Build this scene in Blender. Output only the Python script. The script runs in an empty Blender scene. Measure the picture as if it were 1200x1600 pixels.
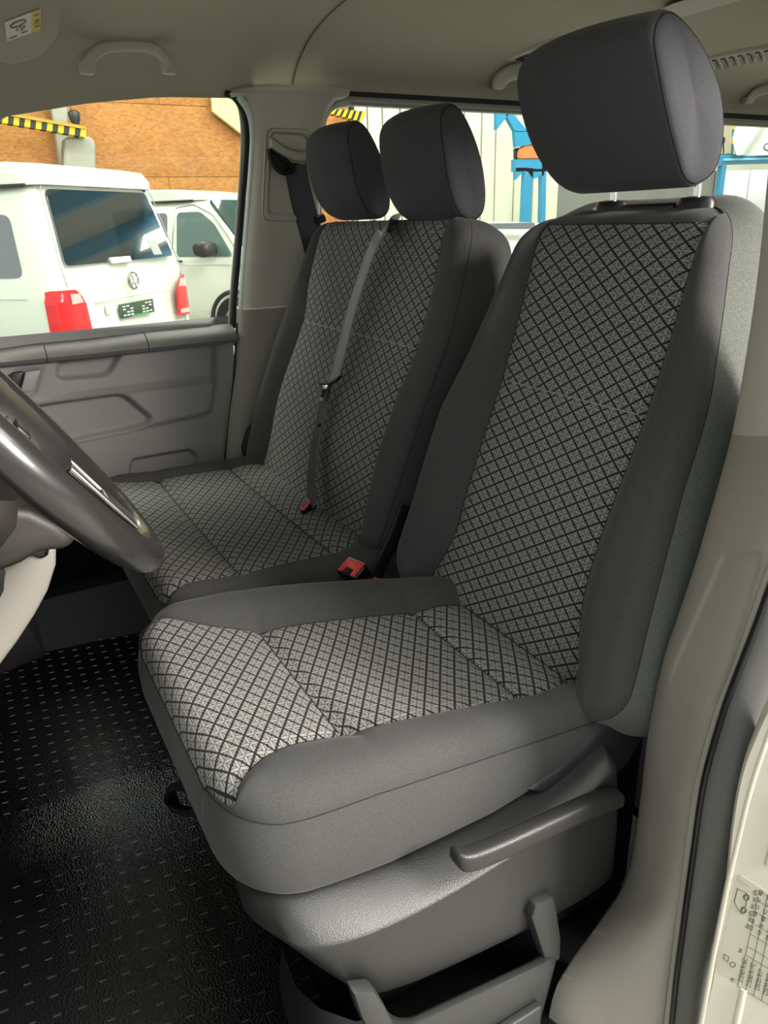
import bpy, bmesh, math, random
import numpy as np
from mathutils import Vector, Matrix

# ------------------------------------------------------------------ camera
F = 1148.0
CAM = np.array([-1.28, .87, 1.10])
_a = np.array([-690., -435., F]); _a /= np.linalg.norm(_a)
_b = np.array([2240., -525., F]); _b -= _a * (_a @ _b); _b /= np.linalg.norm(_b)
_c = np.cross(_b, _a)
if _c[1] > 0: _c = -_c
M = np.array([_a, -_b, _c])          # rows: world axes seen from the camera (x right, y down, z forward)
S = bpy.context.scene
COL = S.collection
cd = bpy.data.cameras.new('camera'); cam = bpy.data.objects.new('camera', cd); COL.objects.link(cam)
right = M @ np.array([1, 0, 0]); up = M @ np.array([0, -1, 0]); back = M @ np.array([0, 0, -1])
mw = Matrix.Identity(4)
for i in range(3):
    mw[i][0] = right[i]; mw[i][1] = up[i]; mw[i][2] = back[i]; mw[i][3] = CAM[i]
cam.matrix_world = mw
cd.sensor_fit = 'HORIZONTAL'; cd.sensor_width = 36; cd.lens = 36 * F / 1200; cd.clip_start = .02; cd.clip_end = 200
S.camera = cam

# ------------------------------------------------------------------ light
w = bpy.data.worlds.new('world'); S.world = w; w.use_nodes = True
wn = w.node_tree.nodes; wn['Background'].inputs[0].default_value = (.93, 1.0, .97, 1); wn['Background'].inputs[1].default_value = 1.0

def area(name, loc, target, sx, sy, power, color):
    l = bpy.data.lights.new(name, 'AREA'); l.shape = 'RECTANGLE'; l.size = sx; l.size_y = sy; l.energy = power; l.color = color
    o = bpy.data.objects.new(name, l); COL.objects.link(o); o.location = loc
    o.rotation_euler = (Vector(target) - Vector(loc)).to_track_quat('-Z', 'Y').to_euler()
    return o
area('unseen_side_light', (-3.9, -1.5, 2.5), (-.5, .6, .5), 1.2, 1.2, 430, (1, .93, .86))  # key light from an unseen source on the near side
area('unseen_side_light', (-4.2, 4.2, 2.6), (-.3, .4, .6), 2.5, 2.0, 9, (.98, 1, .96))  # added weak fill from the front left
area('added_hall_light', (-2.8, -1.0, 5.0), (-2.4, .5, 0), 2.5, 6, 480, (1, .98, .92))  # added overhead light, brightens the headliner by bounce off the ground
area('added_hall_light', (3.0, -3.5, 4.9), (4.6, -2.0, 0), 3, 3, 400, (1, .98, .9))  # added overhead light for the nearer van
area('added_hall_light', (8.0, -4, 4.9), (10.5, -5, 0), 3, 6, 250, (1, .97, .86))  # added overhead light for the far wall and rear van
S.view_settings.view_transform = 'Standard'; S.view_settings.look = 'None'
S.view_settings.gamma = 1; S.view_settings.use_curve_mapping = False; S.view_settings.exposure = 0.0

# ------------------------------------------------------------------ helpers
def ray(u, v): return M @ np.array([(u - 600) / F, (v - 800) / F, 1.])
def W(u, v, x=None, y=None, z=None):
    """the point of the plane x=, y= or z= that the photograph shows at pixel u, v"""
    r = ray(u, v)
    if x is not None: t = (x - CAM[0]) / r[0]
    elif y is not None: t = (y - CAM[1]) / r[1]
    else: t = (z - CAM[2]) / r[2]
    return CAM + t * r
def srgb(c): return tuple(((x / 255) / 12.92 if x / 255 <= .04045 else ((x / 255 + .055) / 1.055) ** 2.4) for x in c)

def link(ob, parent=None):
    COL.objects.link(ob)
    if parent is not None:
        ob.parent = parent
        r = parent
        while r.parent is not None: r = r.parent
        if parent is r: ob.location = ob.location - r.location if r.type == 'EMPTY' else ob.location
    return ob
def mesh(name, verts, faces, mat=None, parent=None, smooth=True, uv=None, angle=None):
    me = bpy.data.meshes.new(name)
    me.from_pydata([tuple(map(float, v)) for v in verts], [], faces)
    if uv is not None:
        l = me.uv_layers.new(name='uv'); vi = np.empty(len(me.loops), int); me.loops.foreach_get('vertex_index', vi)
        l.data.foreach_set('uv', np.asarray(uv, float)[vi].ravel())
    if smooth:
        me.polygons.foreach_set('use_smooth', [True] * len(me.polygons))
    if mat: me.materials.append(mat)
    me.validate()
    bm = bmesh.new(); bm.from_mesh(me)
    bmesh.ops.recalc_face_normals(bm, faces=bm.faces); bm.to_mesh(me); bm.free()
    if angle: me.set_sharp_from_angle(angle=math.radians(angle))
    ob = bpy.data.objects.new(name, me)
    return link(ob, parent)
def bm_obj(name, bm, mat, parent=None, smooth=True, angle=40):
    me = bpy.data.meshes.new(name)
    bmesh.ops.recalc_face_normals(bm, faces=bm.faces)
    bm.to_mesh(me); bm.free()
    if smooth:
        me.polygons.foreach_set('use_smooth', [True] * len(me.polygons))
        me.set_sharp_from_angle(angle=math.radians(angle))
    me.materials.append(mat)
    return link(bpy.data.objects.new(name, me), parent)
def thing(name, label, cat, loc=(0, 0, 0), group=None, kind=None):
    o = bpy.data.objects.new(name, None); COL.objects.link(o); o.location = loc; o.empty_display_size = .05
    return tag(o, label, cat, group, kind)
def tag(o, label=None, cat=None, group=None, kind=None):
    if label: o['label'] = label
    if cat: o['category'] = cat
    if group: o['group'] = group
    if kind: o['kind'] = kind
    return o

def interp(xs, ys, x):
    """smooth monotone-ish cubic interpolation"""
    xs = np.asarray(xs, float); ys = np.asarray(ys, float); x = np.asarray(x, float)
    d = np.diff(ys) / np.diff(xs); m = np.zeros(len(xs))
    m[1:-1] = np.where(d[:-1] * d[1:] > 0, 2 * d[:-1] * d[1:] / (d[:-1] + d[1:] + 1e-12), 0); m[0] = d[0]; m[-1] = d[-1]
    i = np.clip(np.searchsorted(xs, x) - 1, 0, len(xs) - 2); h = xs[i + 1] - xs[i]; t = np.clip((x - xs[i]) / h, 0, 1)
    return ((2 * t**3 - 3 * t**2 + 1) * ys[i] + (t**3 - 2 * t**2 + t) * h * m[i] + (-2 * t**3 + 3 * t**2) * ys[i + 1] + (t**3 - t**2) * h * m[i + 1])
def spline(pts, n, closed=False):
    """catmull-rom through pts, n samples"""
    P = np.asarray(pts, float); k = len(P)
    if closed: Q = np.vstack([P[-1], P, P[0], P[1]]); seg = k
    else: Q = np.vstack([2 * P[0] - P[1], P, 2 * P[-1] - P[-2]]); seg = k - 1
    ts = np.linspace(0, seg, n, endpoint=not closed); out = []
    for t in ts:
        i = min(int(t), seg - 1); f = t - i; a, b, c, d = Q[i:i + 4]
        out.append(.5 * (2 * b + (c - a) * f + (2 * a - 5 * b + 4 * c - d) * f * f + (3 * b - a - 3 * c + d) * f**3))
    return np.array(out)
def polydist(P, poly, closed=True):
    """distance of points P (n,2) to a polyline"""
    A = np.asarray(poly, float); B = np.roll(A, -1, 0)
    if not closed: A, B = A[:-1], B[:-1]
    best = np.full(len(P), 1e9)
    for a, b in zip(A, B):
        ab = b - a; L = ab @ ab + 1e-15
        t = np.clip(((P - a) @ ab) / L, 0, 1)
        best = np.minimum(best, np.hypot(*(P - a - t[:, None] * ab).T))
    return best
def inside(P, poly):
    A = np.asarray(poly, float); B = np.roll(A, -1, 0); r = np.zeros(len(P), bool)
    for a, b in zip(A, B):
        c = ((a[1] > P[:, 1]) != (b[1] > P[:, 1]))
        with np.errstate(divide='ignore', invalid='ignore'):
            xx = (b[0] - a[0]) * (P[:, 1] - a[1]) / (b[1] - a[1]) + a[0]
        r ^= c & (P[:, 0] < xx)
    return r
def sdf(P, poly): return np.where(inside(P, poly), 1, -1) * polydist(P, poly)
def sstep(x, w_): t = np.clip(x / w_ * .5 + .5, 0, 1); return t * t * (3 - 2 * t)
def round_poly(pts, r, n=5):
    P = [np.asarray(p, float) for p in pts]; out = []
    for i, p in enumerate(P):
        a = P[i - 1] - p; b = P[(i + 1) % len(P)] - p; la, lb = np.linalg.norm(a), np.linalg.norm(b)
        rr = min(r, la * .45, lb * .45); s = p + a / la * rr; e = p + b / lb * rr
        for k in range(n + 1):
            t = k / n; out.append((1 - t)**2 * s + 2 * t * (1 - t) * p + t * t * e)
    return np.array(out)
def grid_faces(nr, nc, wrap=False, off=0):
    f = []
    for i in range(nr - 1):
        for j in range(nc if wrap else nc - 1):
            a = off + i * nc + j; b = off + i * nc + (j + 1) % nc
            f.append((a, b, b + nc, a + nc))
    return f
def loft(name, rings, mat, parent=None, closed=True, cap=True, smooth=True, angle=50, uv=None):
    nc = len(rings[0]); V = np.vstack([np.asarray(r, float) for r in rings]); f = grid_faces(len(rings), nc, closed)
    if cap and closed:
        f.append(tuple(range(nc))[::-1]); f.append(tuple((len(rings) - 1) * nc + i for i in range(nc)))
    return mesh(name, V, f, mat, parent, smooth, uv, angle)
def tube(name, path, r, mat, parent=None, n=10, closed=False, flat=None, cap=True):
    P = np.asarray(path, float); rings = []; k = len(P)
    T = np.gradient(P, axis=0) if not closed else (np.roll(P, -1, 0) - np.roll(P, 1, 0))
    T /= np.linalg.norm(T, axis=1)[:, None] + 1e-12
    u = np.cross(T[0], [0, 0, 1.]);
    if np.linalg.norm(u) < .1: u = np.cross(T[0], [0, 1., 0])
    u /= np.linalg.norm(u)
    rr = np.broadcast_to(np.asarray(r, float), (k,))
    for i in range(k):
        u = u - T[i] * (u @ T[i]); u /= np.linalg.norm(u); v = np.cross(T[i], u)
        a = np.linspace(0, 2 * np.pi, n, endpoint=False)
        if flat is not None:                       # flat = (direction, factor)
            d = np.asarray(flat[0], float); d = d - T[i] * (d @ T[i]); d /= np.linalg.norm(d) + 1e-12; e = np.cross(T[i], d)
            rings.append(P[i] + rr[i] * (np.cos(a)[:, None] * d * flat[1] + np.sin(a)[:, None] * e))
        else: rings.append(P[i] + rr[i] * (np.cos(a)[:, None] * u + np.sin(a)[:, None] * v))
    if closed:
        nc = n; V = np.vstack(rings); f = grid_faces(k, nc, True)
        for j in range(nc): f.append(((k - 1) * nc + j, (k - 1) * nc + (j + 1) % nc, (j + 1) % nc, j))
        return mesh(name, V, f, mat, parent, True)
    return loft(name, rings, mat, parent, True, cap, True, 60)
def prism(name, pts, d, mat, parent=None, bevel=0, smooth=True, seg=2):
    """closed planar polygon pts (3d) pushed by vector d"""
    bm = bmesh.new(); n = len(pts); d = np.asarray(d, float)
    a = [bm.verts.new(tuple(map(float, p))) for p in pts]; b = [bm.verts.new(tuple(map(float, np.asarray(p) + d))) for p in pts]
    bm.faces.new(a); bm.faces.new(b[::-1])
    for i in range(n): bm.faces.new((a[i], b[i], b[(i + 1) % n], a[(i + 1) % n]))
    bmesh.ops.recalc_face_normals(bm, faces=bm.faces)
    if bevel:
        bmesh.ops.bevel(bm, geom=[e for e in bm.edges if e.calc_face_angle(0) > .5], offset=bevel, segments=seg, affect='EDGES', profile=.5, clamp_overlap=True)
    return bm_obj(name, bm, mat, parent, smooth, 35)
def box(name, lo, hi, mat, parent=None, bevel=.004, rot=None):
    lo = np.asarray(lo, float); hi = np.asarray(hi, float); c = (lo + hi) / 2
    bm = bmesh.new(); bmesh.ops.create_cube(bm, size=1)
    bmesh.ops.scale(bm, vec=tuple(hi - lo), verts=bm.verts)
    if bevel: bmesh.ops.bevel(bm, geom=bm.edges[:], offset=bevel, segments=3, affect='EDGES', profile=.5, clamp_overlap=True)
    mtx = Matrix.Translation(tuple(c)) @ (rot.to_4x4() if rot is not None else Matrix.Identity(4))
    bmesh.ops.transform(bm, matrix=mtx, verts=bm.verts)
    return bm_obj(name, bm, mat, parent, True, 35)
def ribbon(name, pts, nrm, wid, th, mat, parent=None, n=60):
    """belt webbing along pts, width direction = T x nrm"""
    P = spline(pts, n); Nn = spline(nrm, n) if len(np.shape(nrm)) > 1 else np.tile(nrm, (n, 1))
    T = np.gradient(P, axis=0); T /= np.linalg.norm(T, axis=1)[:, None]; rings = []; uv = []
    L = np.r_[0, np.cumsum(np.linalg.norm(np.diff(P, axis=0), axis=1))]
    for i in range(n):
        d = np.cross(T[i], Nn[i]); d /= np.linalg.norm(d); e = np.cross(d, T[i])
        ww = wid[0] + (wid[1] - wid[0]) * i / (n - 1) if np.ndim(wid) else wid
        prof = [(-.5, 0), (-.48, .5), (-.25, .62), (0, .5), (.25, .62), (.48, .5), (.5, 0), (.48, -.5), (0, -.5), (-.48, -.5)]
        rings.append([P[i] + d * a * ww + e * b * th for a, b in prof]); uv += [(a * ww, L[i]) for a, b in prof]
    return loft(name, rings, mat, parent, True, True, True, 60, uv=uv)

# ------------------------------------------------------------------ materials
def mat(name, color, rough=.5, metal=0, spec=.5, bump=None, noise=None, sheen=0, coat=0, emit=None):
    m = bpy.data.materials.new(name); m.use_nodes = True; nt = m.node_tree; N = nt.nodes; L = nt.links; b = N['Principled BSDF']
    c = srgb(color) if max(color) > 1 else color
    b.inputs['Base Color'].default_value = (*c, 1); b.inputs['Roughness'].default_value = rough; b.inputs['Metallic'].default_value = metal
    b.inputs['Specular IOR Level'].default_value = spec
    if sheen: b.inputs['Sheen Weight'].default_value = sheen; b.inputs['Sheen Roughness'].default_value = .4
    if coat: b.inputs['Coat Weight'].default_value = coat; b.inputs['Coat Roughness'].default_value = .08
    if emit: b.inputs['Emission Color'].default_value = (*srgb(emit[0]), 1); b.inputs['Emission Strength'].default_value = emit[1]
    tc = N.new('ShaderNodeTexCoord')
    if noise:                                        # (scale, amount) fine colour grain
        n = N.new('ShaderNodeTexNoise'); n.inputs['Scale'].default_value = noise[0]; n.inputs['Detail'].default_value = 3
        L.new(tc.outputs['Object'], n.inputs['Vector'])
        r = N.new('ShaderNodeMapRange'); r.inputs[1].default_value = .3; r.inputs[2].default_value = .7
        r.inputs[3].default_value = 1 - noise[1]; r.inputs[4].default_value = 1 + noise[1]; L.new(n.outputs[0], r.inputs[0])
        x = N.new('ShaderNodeVectorMath'); x.operation = 'SCALE'; x.inputs[0].default_value = c; L.new(r.outputs[0], x.inputs['Scale']); L.new(x.outputs[0], b.inputs['Base Color'])
    if bump:                                         # (kind, scale, strength, distance)
        n = N.new('ShaderNodeTexVoronoi' if bump[0] == 'v' else 'ShaderNodeTexNoise'); n.inputs['Scale'].default_value = bump[1]
        L.new(tc.outputs['Object'], n.inputs['Vector'])
        bp = N.new('ShaderNodeBump'); bp.inputs['Strength'].default_value = bump[2]; bp.inputs['Distance'].default_value = bump[3]
        L.new(n.outputs[0], bp.inputs['Height']); L.new(bp.outputs[0], b.inputs['Normal'])
    return m
def Mth(N, L, op, a, b=None, c=None, clamp=False):
    n = N.new('ShaderNodeMath'); n.operation = op; n.use_clamp = clamp
    for i, x in enumerate((a, b, c)):
        if x is None: continue
        if isinstance(x, (int, float)): n.inputs[i].default_value = x
        else: L.new(x, n.inputs[i])
    return n.outputs[0]
def fabric_pattern(name, light, base, line, pw=.0375, ph=.0255):
    """woven cloth: dark diagonal lattice, each square cut in four with short pale strokes"""
    m = bpy.data.materials.new(name); m.use_nodes = True; nt = m.node_tree; N = nt.nodes; L = nt.links; B = N['Principled BSDF']
    uv = N.new('ShaderNodeUVMap'); sp = N.new('ShaderNodeSeparateXYZ'); L.new(uv.outputs[0], sp.inputs[0])
    su = Mth(N, L, 'DIVIDE', sp.outputs[0], pw); sv = Mth(N, L, 'DIVIDE', sp.outputs[1], ph); a = Mth(N, L, 'ADD', su, sv)
    b = Mth(N, L, 'SUBTRACT', su, sv)
    def lines(x, mult, wd, soft):
        f = Mth(N, L, 'FRACT', Mth(N, L, 'MULTIPLY', x, mult)); d = Mth(N, L, 'ABSOLUTE', Mth(N, L, 'SUBTRACT', f, .5)) # .5 at line
        r = N.new('ShaderNodeMapRange'); r.inputs[1].default_value = .5 - wd - soft; r.inputs[2].default_value = .5 - wd + soft; r.interpolation_type = 'SMOOTHSTEP'
        L.new(d, r.inputs[0]); return r.outputs[0]
    big = Mth(N, L, 'MAXIMUM', lines(a, 1, .068, .02), lines(b, 1, .068, .02))
    sub = Mth(N, L, 'MAXIMUM', lines(a, 2, .045, .03), lines(b, 2, .045, .03))
    # pinwheel strokes: direction alternates between neighbouring quarter squares
    fa = Mth(N, L, 'FLOOR', Mth(N, L, 'MULTIPLY', a, 2)); fb = Mth(N, L, 'FLOOR', Mth(N, L, 'MULTIPLY', b, 2))
    par = Mth(N, L, 'MODULO', Mth(N, L, 'ABSOLUTE', Mth(N, L, 'ADD', fa, fb)), 2)
    qa = Mth(N, L, 'FRACT', Mth(N, L, 'MULTIPLY', a, 2)); qb = Mth(N, L, 'FRACT', Mth(N, L, 'MULTIPLY', b, 2))
    d1 = Mth(N, L, 'ABSOLUTE', Mth(N, L, 'SUBTRACT', qa, qb)); d2 = Mth(N, L, 'ABSOLUTE', Mth(N, L, 'SUBTRACT', Mth(N, L, 'ADD', qa, qb), 1))
    mix = N.new('ShaderNodeMix'); mix.data_type = 'FLOAT'; L.new(par, mix.inputs[0]); L.new(d1, mix.inputs[2]); L.new(d2, mix.inputs[3])
    st = Mth(N, L, 'SINE', Mth(N, L, 'MULTIPLY', mix.outputs[0], 15.0)); st = Mth(N, L, 'MULTIPLY_ADD', st, .5, .5, clamp=True)
    tc = N.new('ShaderNodeTexCoord'); nz = N.new('ShaderNodeTexNoise'); nz.inputs['Scale'].default_value = 900; L.new(tc.outputs['Object'], nz.inputs['Vector'])
    st = Mth(N, L, 'MULTIPLY', st, Mth(N, L, 'MULTIPLY_ADD', nz.outputs[0], 1.2, .35))
    m1 = N.new('ShaderNodeMix'); m1.data_type = 'RGBA'; L.new(st, m1.inputs[0]); m1.inputs[6].default_value = (*srgb(base), 1); m1.inputs[7].default_value = (*srgb(light), 1)
    m2 = N.new('ShaderNodeMix'); m2.data_type = 'RGBA'; L.new(Mth(N, L, 'MULTIPLY', sub, .72), m2.inputs[0]); L.new(m1.outputs[2], m2.inputs[6]); m2.inputs[7].default_value = (*srgb(line), 1)
    m3 = N.new('ShaderNodeMix'); m3.data_type = 'RGBA'; L.new(big, m3.inputs[0]); L.new(m2.outputs[2], m3.inputs[6]); m3.inputs[7].default_value = (*srgb(line), 1)
    L.new(m3.outputs[2], B.inputs['Base Color']); B.inputs['Roughness'].default_value = .85; B.inputs['Specular IOR Level'].default_value = .25
    B.inputs['Sheen Weight'].default_value = .05
    bp = N.new('ShaderNodeBump'); bp.inputs['Strength'].default_value = .5; bp.inputs['Distance'].default_value = .0012
    h = Mth(N, L, 'SUBTRACT', 1, Mth(N, L, 'MAXIMUM', big, Mth(N, L, 'MULTIPLY', sub, .5))); L.new(h, bp.inputs['Height']); L.new(bp.outputs[0], B.inputs['Normal'])
    return m
def glass(name, tint, gloss=.06, opacity=.0):
    m = bpy.data.materials.new(name); m.use_nodes = True; nt = m.node_tree; N = nt.nodes; L = nt.links; N.remove(N['Principled BSDF'])
    t = N.new('ShaderNodeBsdfTransparent'); t.inputs[0].default_value = (*tint, 1); g = N.new('ShaderNodeBsdfGlossy'); g.inputs['Roughness'].default_value = .01
    fr = N.new('ShaderNodeFresnel'); fr.inputs[0].default_value = 1.45; mx = N.new('ShaderNodeMixShader')
    L.new(fr.outputs[0], mx.inputs[0]); L.new(t.outputs[0], mx.inputs[1]); L.new(g.outputs[0], mx.inputs[2]); L.new(mx.outputs[0], N['Material Output'].inputs[0])
    return m
FAB = mat('plain_cloth', (70, 70, 69), .9, spec=.2, sheen=.10, noise=(700, .22), bump=('n', 1400, .25, .0006))
FELT = mat('side_felt', (96, 99, 94), .95, spec=.15, sheen=.10, noise=(500, .25), bump=('n', 900, .3, .0008))
HEAD = mat('headrest_cloth', (70, 71, 74), .9, spec=.2, sheen=.10, noise=(800, .18), bump=('n', 1500, .25, .0005))
PAT = fabric_pattern('lattice_cloth', (156, 153, 149), (80, 79, 77), (30, 30, 32))
SEAM = mat('seam_thread', (26, 26, 28), .9)
THREAD = mat('pale_thread', (150, 152, 150), .8)
PGREY = mat('trim_light_grey', (186, 181, 170), .62, spec=.35, bump=('n', 700, .15, .0005))
PHEAD = mat('headliner_cloth', (176, 173, 156), .95, spec=.1, noise=(500, .05), bump=('n', 600, .2, .0005))
PRAIL = mat('rail_grey', (112, 109, 106), .5, spec=.4, bump=('n', 900, .25, .0006))
PMID = mat('trim_mid_grey', (150, 147, 145), .55, spec=.4, bump=('n', 900, .25, .0006))
PMID2 = mat('trim_taupe_grey', (150, 144, 136), .6, spec=.35, bump=('n', 800, .15, .0005))
PDARK = mat('trim_dark_grey', (42, 42, 41), .42, spec=.5, bump=('v', 650, .35, .0006))
PBLK = mat('black_plastic', (24, 24, 25), .4, spec=.5, bump=('n', 500, .15, .0005))
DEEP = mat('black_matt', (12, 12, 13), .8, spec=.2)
RUB = mat('black_rubber', (20, 21, 22), .5, spec=.4)
RUBG = mat('grey_rubber', (88, 88, 86), .5, spec=.4)
MATM = mat('ribbed_mat_rubber', (15, 17, 17), .22, spec=1.0, bump=('v', 300, .6, .0010))
BARM = mat('mat_bar_rubber', (34, 36, 36), .2, spec=1.0)
LEATH = mat('wheel_leather', (40, 39, 38), .27, spec=.6, coat=.35, bump=('n', 300, .06, .0006))
GLOSS = mat('gloss_black', (14, 14, 14), .1, spec=.6)
CHROME = mat('chrome', (225, 225, 220), .15, metal=1)
SATIN = mat('satin_silver', (190, 190, 184), .3, metal=1)
RED = mat('buckle_red', (235, 60, 58), .4)
PAINT = mat('white_paint', (226, 226, 212), .3, spec=.5, coat=.3)
PAINT2 = mat('cream_white_paint', (222, 216, 200), .35, spec=.5, coat=.3)
BELT = mat('belt_lit', (98, 103, 103), .4, spec=.5, bump=('n', 1200, .3, .0006))  # upper centre belt, its lit look put into a paler colour
WGLASS = glass('clear_glass', (.93, .97, .95))
# ------------------------------------------------------------------ the padded cushion builder
class Pad:
    def __init__(s, O, T, N, rows, t0, t1, rc, hfun, R, backh, nr=90, nA=15, nB=26, bulge=.010, side_slope=0, uoff=(0, 0)):
        s.O, s.T, s.N = map(np.asarray, (O, T, N)); s.Sx = np.array([1., 0, 0])
        rows = np.array(rows, float)
        q = np.linspace(0, 1, nr); tt = t0 + (t1 - t0) * (.35 * q + .65 * (.5 - .5 * np.cos(np.pi * q)))
        lo, li, ri, ro = [interp(rows[:, 0], rows[:, k], tt) for k in (1, 2, 3, 4)]
        d = np.minimum(tt - t0, t1 - tt)
        def shr(rc): dd = np.clip(d / rc, 0, 1); return rc * (1 - np.sqrt(np.clip(1 - (1 - dd)**2, 0, 1)))
        lo = lo + shr(rc); ro = ro - shr(rc)
        li = np.maximum(li, lo + .002); ri = np.minimum(ri, ro - .002)
        ua = np.sin(np.linspace(0, 1, nA + 1) * np.pi / 2)            # 0 at the insert, 1 at the outline
        ub = np.linspace(0, 1, nB + 1)
        C = []; Q = []
        for i in range(nr):
            a = li[i] + (lo[i] - li[i]) * ua[::-1]; b = li[i] + (ri[i] - li[i]) * ub[1:-1]; c = ri[i] + (ro[i] - ri[i]) * ua
            C.append(np.r_[a, b, c]); Q.append(np.r_[-ua[::-1], np.zeros(nB - 1), ua])
        sS = np.array(C); sQ = np.array(Q); nc = sS.shape[1]; sT = np.repeat(tt[:, None], nc, 1)
        s.nr, s.nc, s.nA, s.nB, s.tt = nr, nc, nA, nB, tt
        # outline loop, counter clockwise in (s,t)
        idx = [(0, j) for j in range(nc)] + [(i, nc - 1) for i in range(1, nr)] + [(nr - 1, j) for j in range(nc - 2, -1, -1)] + [(i, 0) for i in range(nr - 2, 0, -1)]
        s.loop = idx; out2 = np.array([(sS[i, j], sT[i, j]) for i, j in idx])
        P2 = np.stack([sS.ravel(), sT.ravel()], 1); D = polydist(P2, out2).reshape(nr, nc)
        qi = (sS - ((li + ri) / 2)[:, None]) / (((ri - li) / 2)[:, None] + 1e-9)
        H = hfun(sS, sT, sQ, qi)
        # seam groove at the insert edges
        gd = np.minimum(abs(sS - li[:, None]), abs(sS - ri[:, None])); H = H - .004 * np.exp(-(gd / .005)**2) * np.clip(D / .02, 0, 1)
        H = H - R * (1 - np.sqrt(np.clip(1 - (1 - np.clip(D / R, 0, 1))**2, 0, 1)))
        s.P = s.world(sS, sT, H); s.sS, s.sT, s.H = sS, sT, H
        # arc length uv
        cmid = nc // 2; pc = s.P[:, cmid].copy(); hc = H[:, cmid].copy()
        for _ in range(6): hc[1:-1] = (hc[:-2] + hc[1:-1] + hc[2:]) / 3
        V = np.r_[0, np.cumsum(np.hypot(np.diff(tt), np.diff(hc)))][:, None] + 0 * sS; U = sS + 0
        s.UV = np.stack([U + uoff[0], V + uoff[1]], 2)
        # band rings
        nrm = []; k = len(out2)
        for i in range(k):
            t_ = out2[(i + 1) % k] - out2[i - 1]; n = np.array([t_[1], -t_[0]]); nrm.append(n / (np.linalg.norm(n) + 1e-12))
        nrm = np.array(nrm)
        for _ in range(4): nrm = (np.roll(nrm, 1, 0) + nrm + np.roll(nrm, -1, 0)); nrm /= np.linalg.norm(nrm, axis=1)[:, None]
        he = np.array([H[i, j] for i, j in idx]); hb = np.broadcast_to(backh(out2[:, 0], out2[:, 1]), he.shape)
        s.band = []
        for f in np.linspace(0, 1, 12):
            o = bulge * math.sin(math.pi * min(f * 1.05, 1)) + side_slope * f - (.012 * max(0, (f - .85) / .15)**2)
            p = out2 + nrm * o; h = he + (hb - he) * f
            s.band.append(s.world(p[:, 0], p[:, 1], h))
        s.band = np.array(s.band)
    def world(s, a, b, h): return s.O + np.asarray(a)[..., None] * s.Sx + np.asarray(b)[..., None] * s.T + np.asarray(h)[..., None] * s.N
    def col(s, t): return int(np.argmin(abs(s.tt - t)))
    def piece(s, name, pred, m, parent, sh=(0, 0)):
        keep = []; nc = s.nc
        for i in range(s.nr - 1):
            for j in range(nc - 1):
                if pred(i, j): keep.append((i * nc + j, i * nc + j + 1, (i + 1) * nc + j + 1, (i + 1) * nc + j))
        used = sorted({v for f in keep for v in f}); mp = {v: k for k, v in enumerate(used)}
        return mesh(name, s.P.reshape(-1, 3)[used], [tuple(mp[v] for v in f) for f in keep], m, parent, True, s.UV.reshape(-1, 2)[used] + np.array(sh))
    def isB(s, j): return s.nA <= j < s.nA + s.nB
    def build(s, parent, cover, inserts, m, mi, bandname, mb, seams=True):
        """inserts: list of (name, t_from, t_to)"""
        rg = [(n, s.col(a), s.col(b)) for n, a, b in inserts]
        def ins(i, j): return s.isB(j) and any(a <= i < b for _, a, b in rg)
        s.piece(cover, lambda i, j: not ins(i, j), m, parent)
        for q, (n, a, b) in enumerate(rg):
            s.piece(n, lambda i, j, a=a, b=b: s.isB(j) and a <= i < b, mi, parent, (.011 * q, .007 * q))
        k = len(s.loop); V = s.band.reshape(-1, 3); f = grid_faces(len(s.band), k, True); f.append(tuple((len(s.band) - 1) * k + i for i in range(k)))
        mesh(bandname, V, f, mb, parent, True, angle=70)
        if seams:
            out = s.band[0]; tube('seam', out[::2] - s.N * .001, .0009, SEAM, parent, 6, True)
            a = min(r[1] for r in rg); b = max(r[2] for r in rg)
            ring = [s.P[i, s.nA] for i in range(a, b + 1, 2)] + [s.P[b, j] for j in range(s.nA, s.nA + s.nB + 1, 2)] + [s.P[i, s.nA + s.nB] for i in range(b, a - 1, -2)] + [s.P[a, j] for j in range(s.nA + s.nB, s.nA - 1, -2)]
            tube('seam', np.array(ring), .0010, SEAM, parent, 6, True)
    def stitch(s, t, parent, m):
        i = s.col(t); tube('seam', s.P[i, s.nA + 1:s.nA + s.nB] + s.N * .0008, .0009, m, parent, 5)

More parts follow.
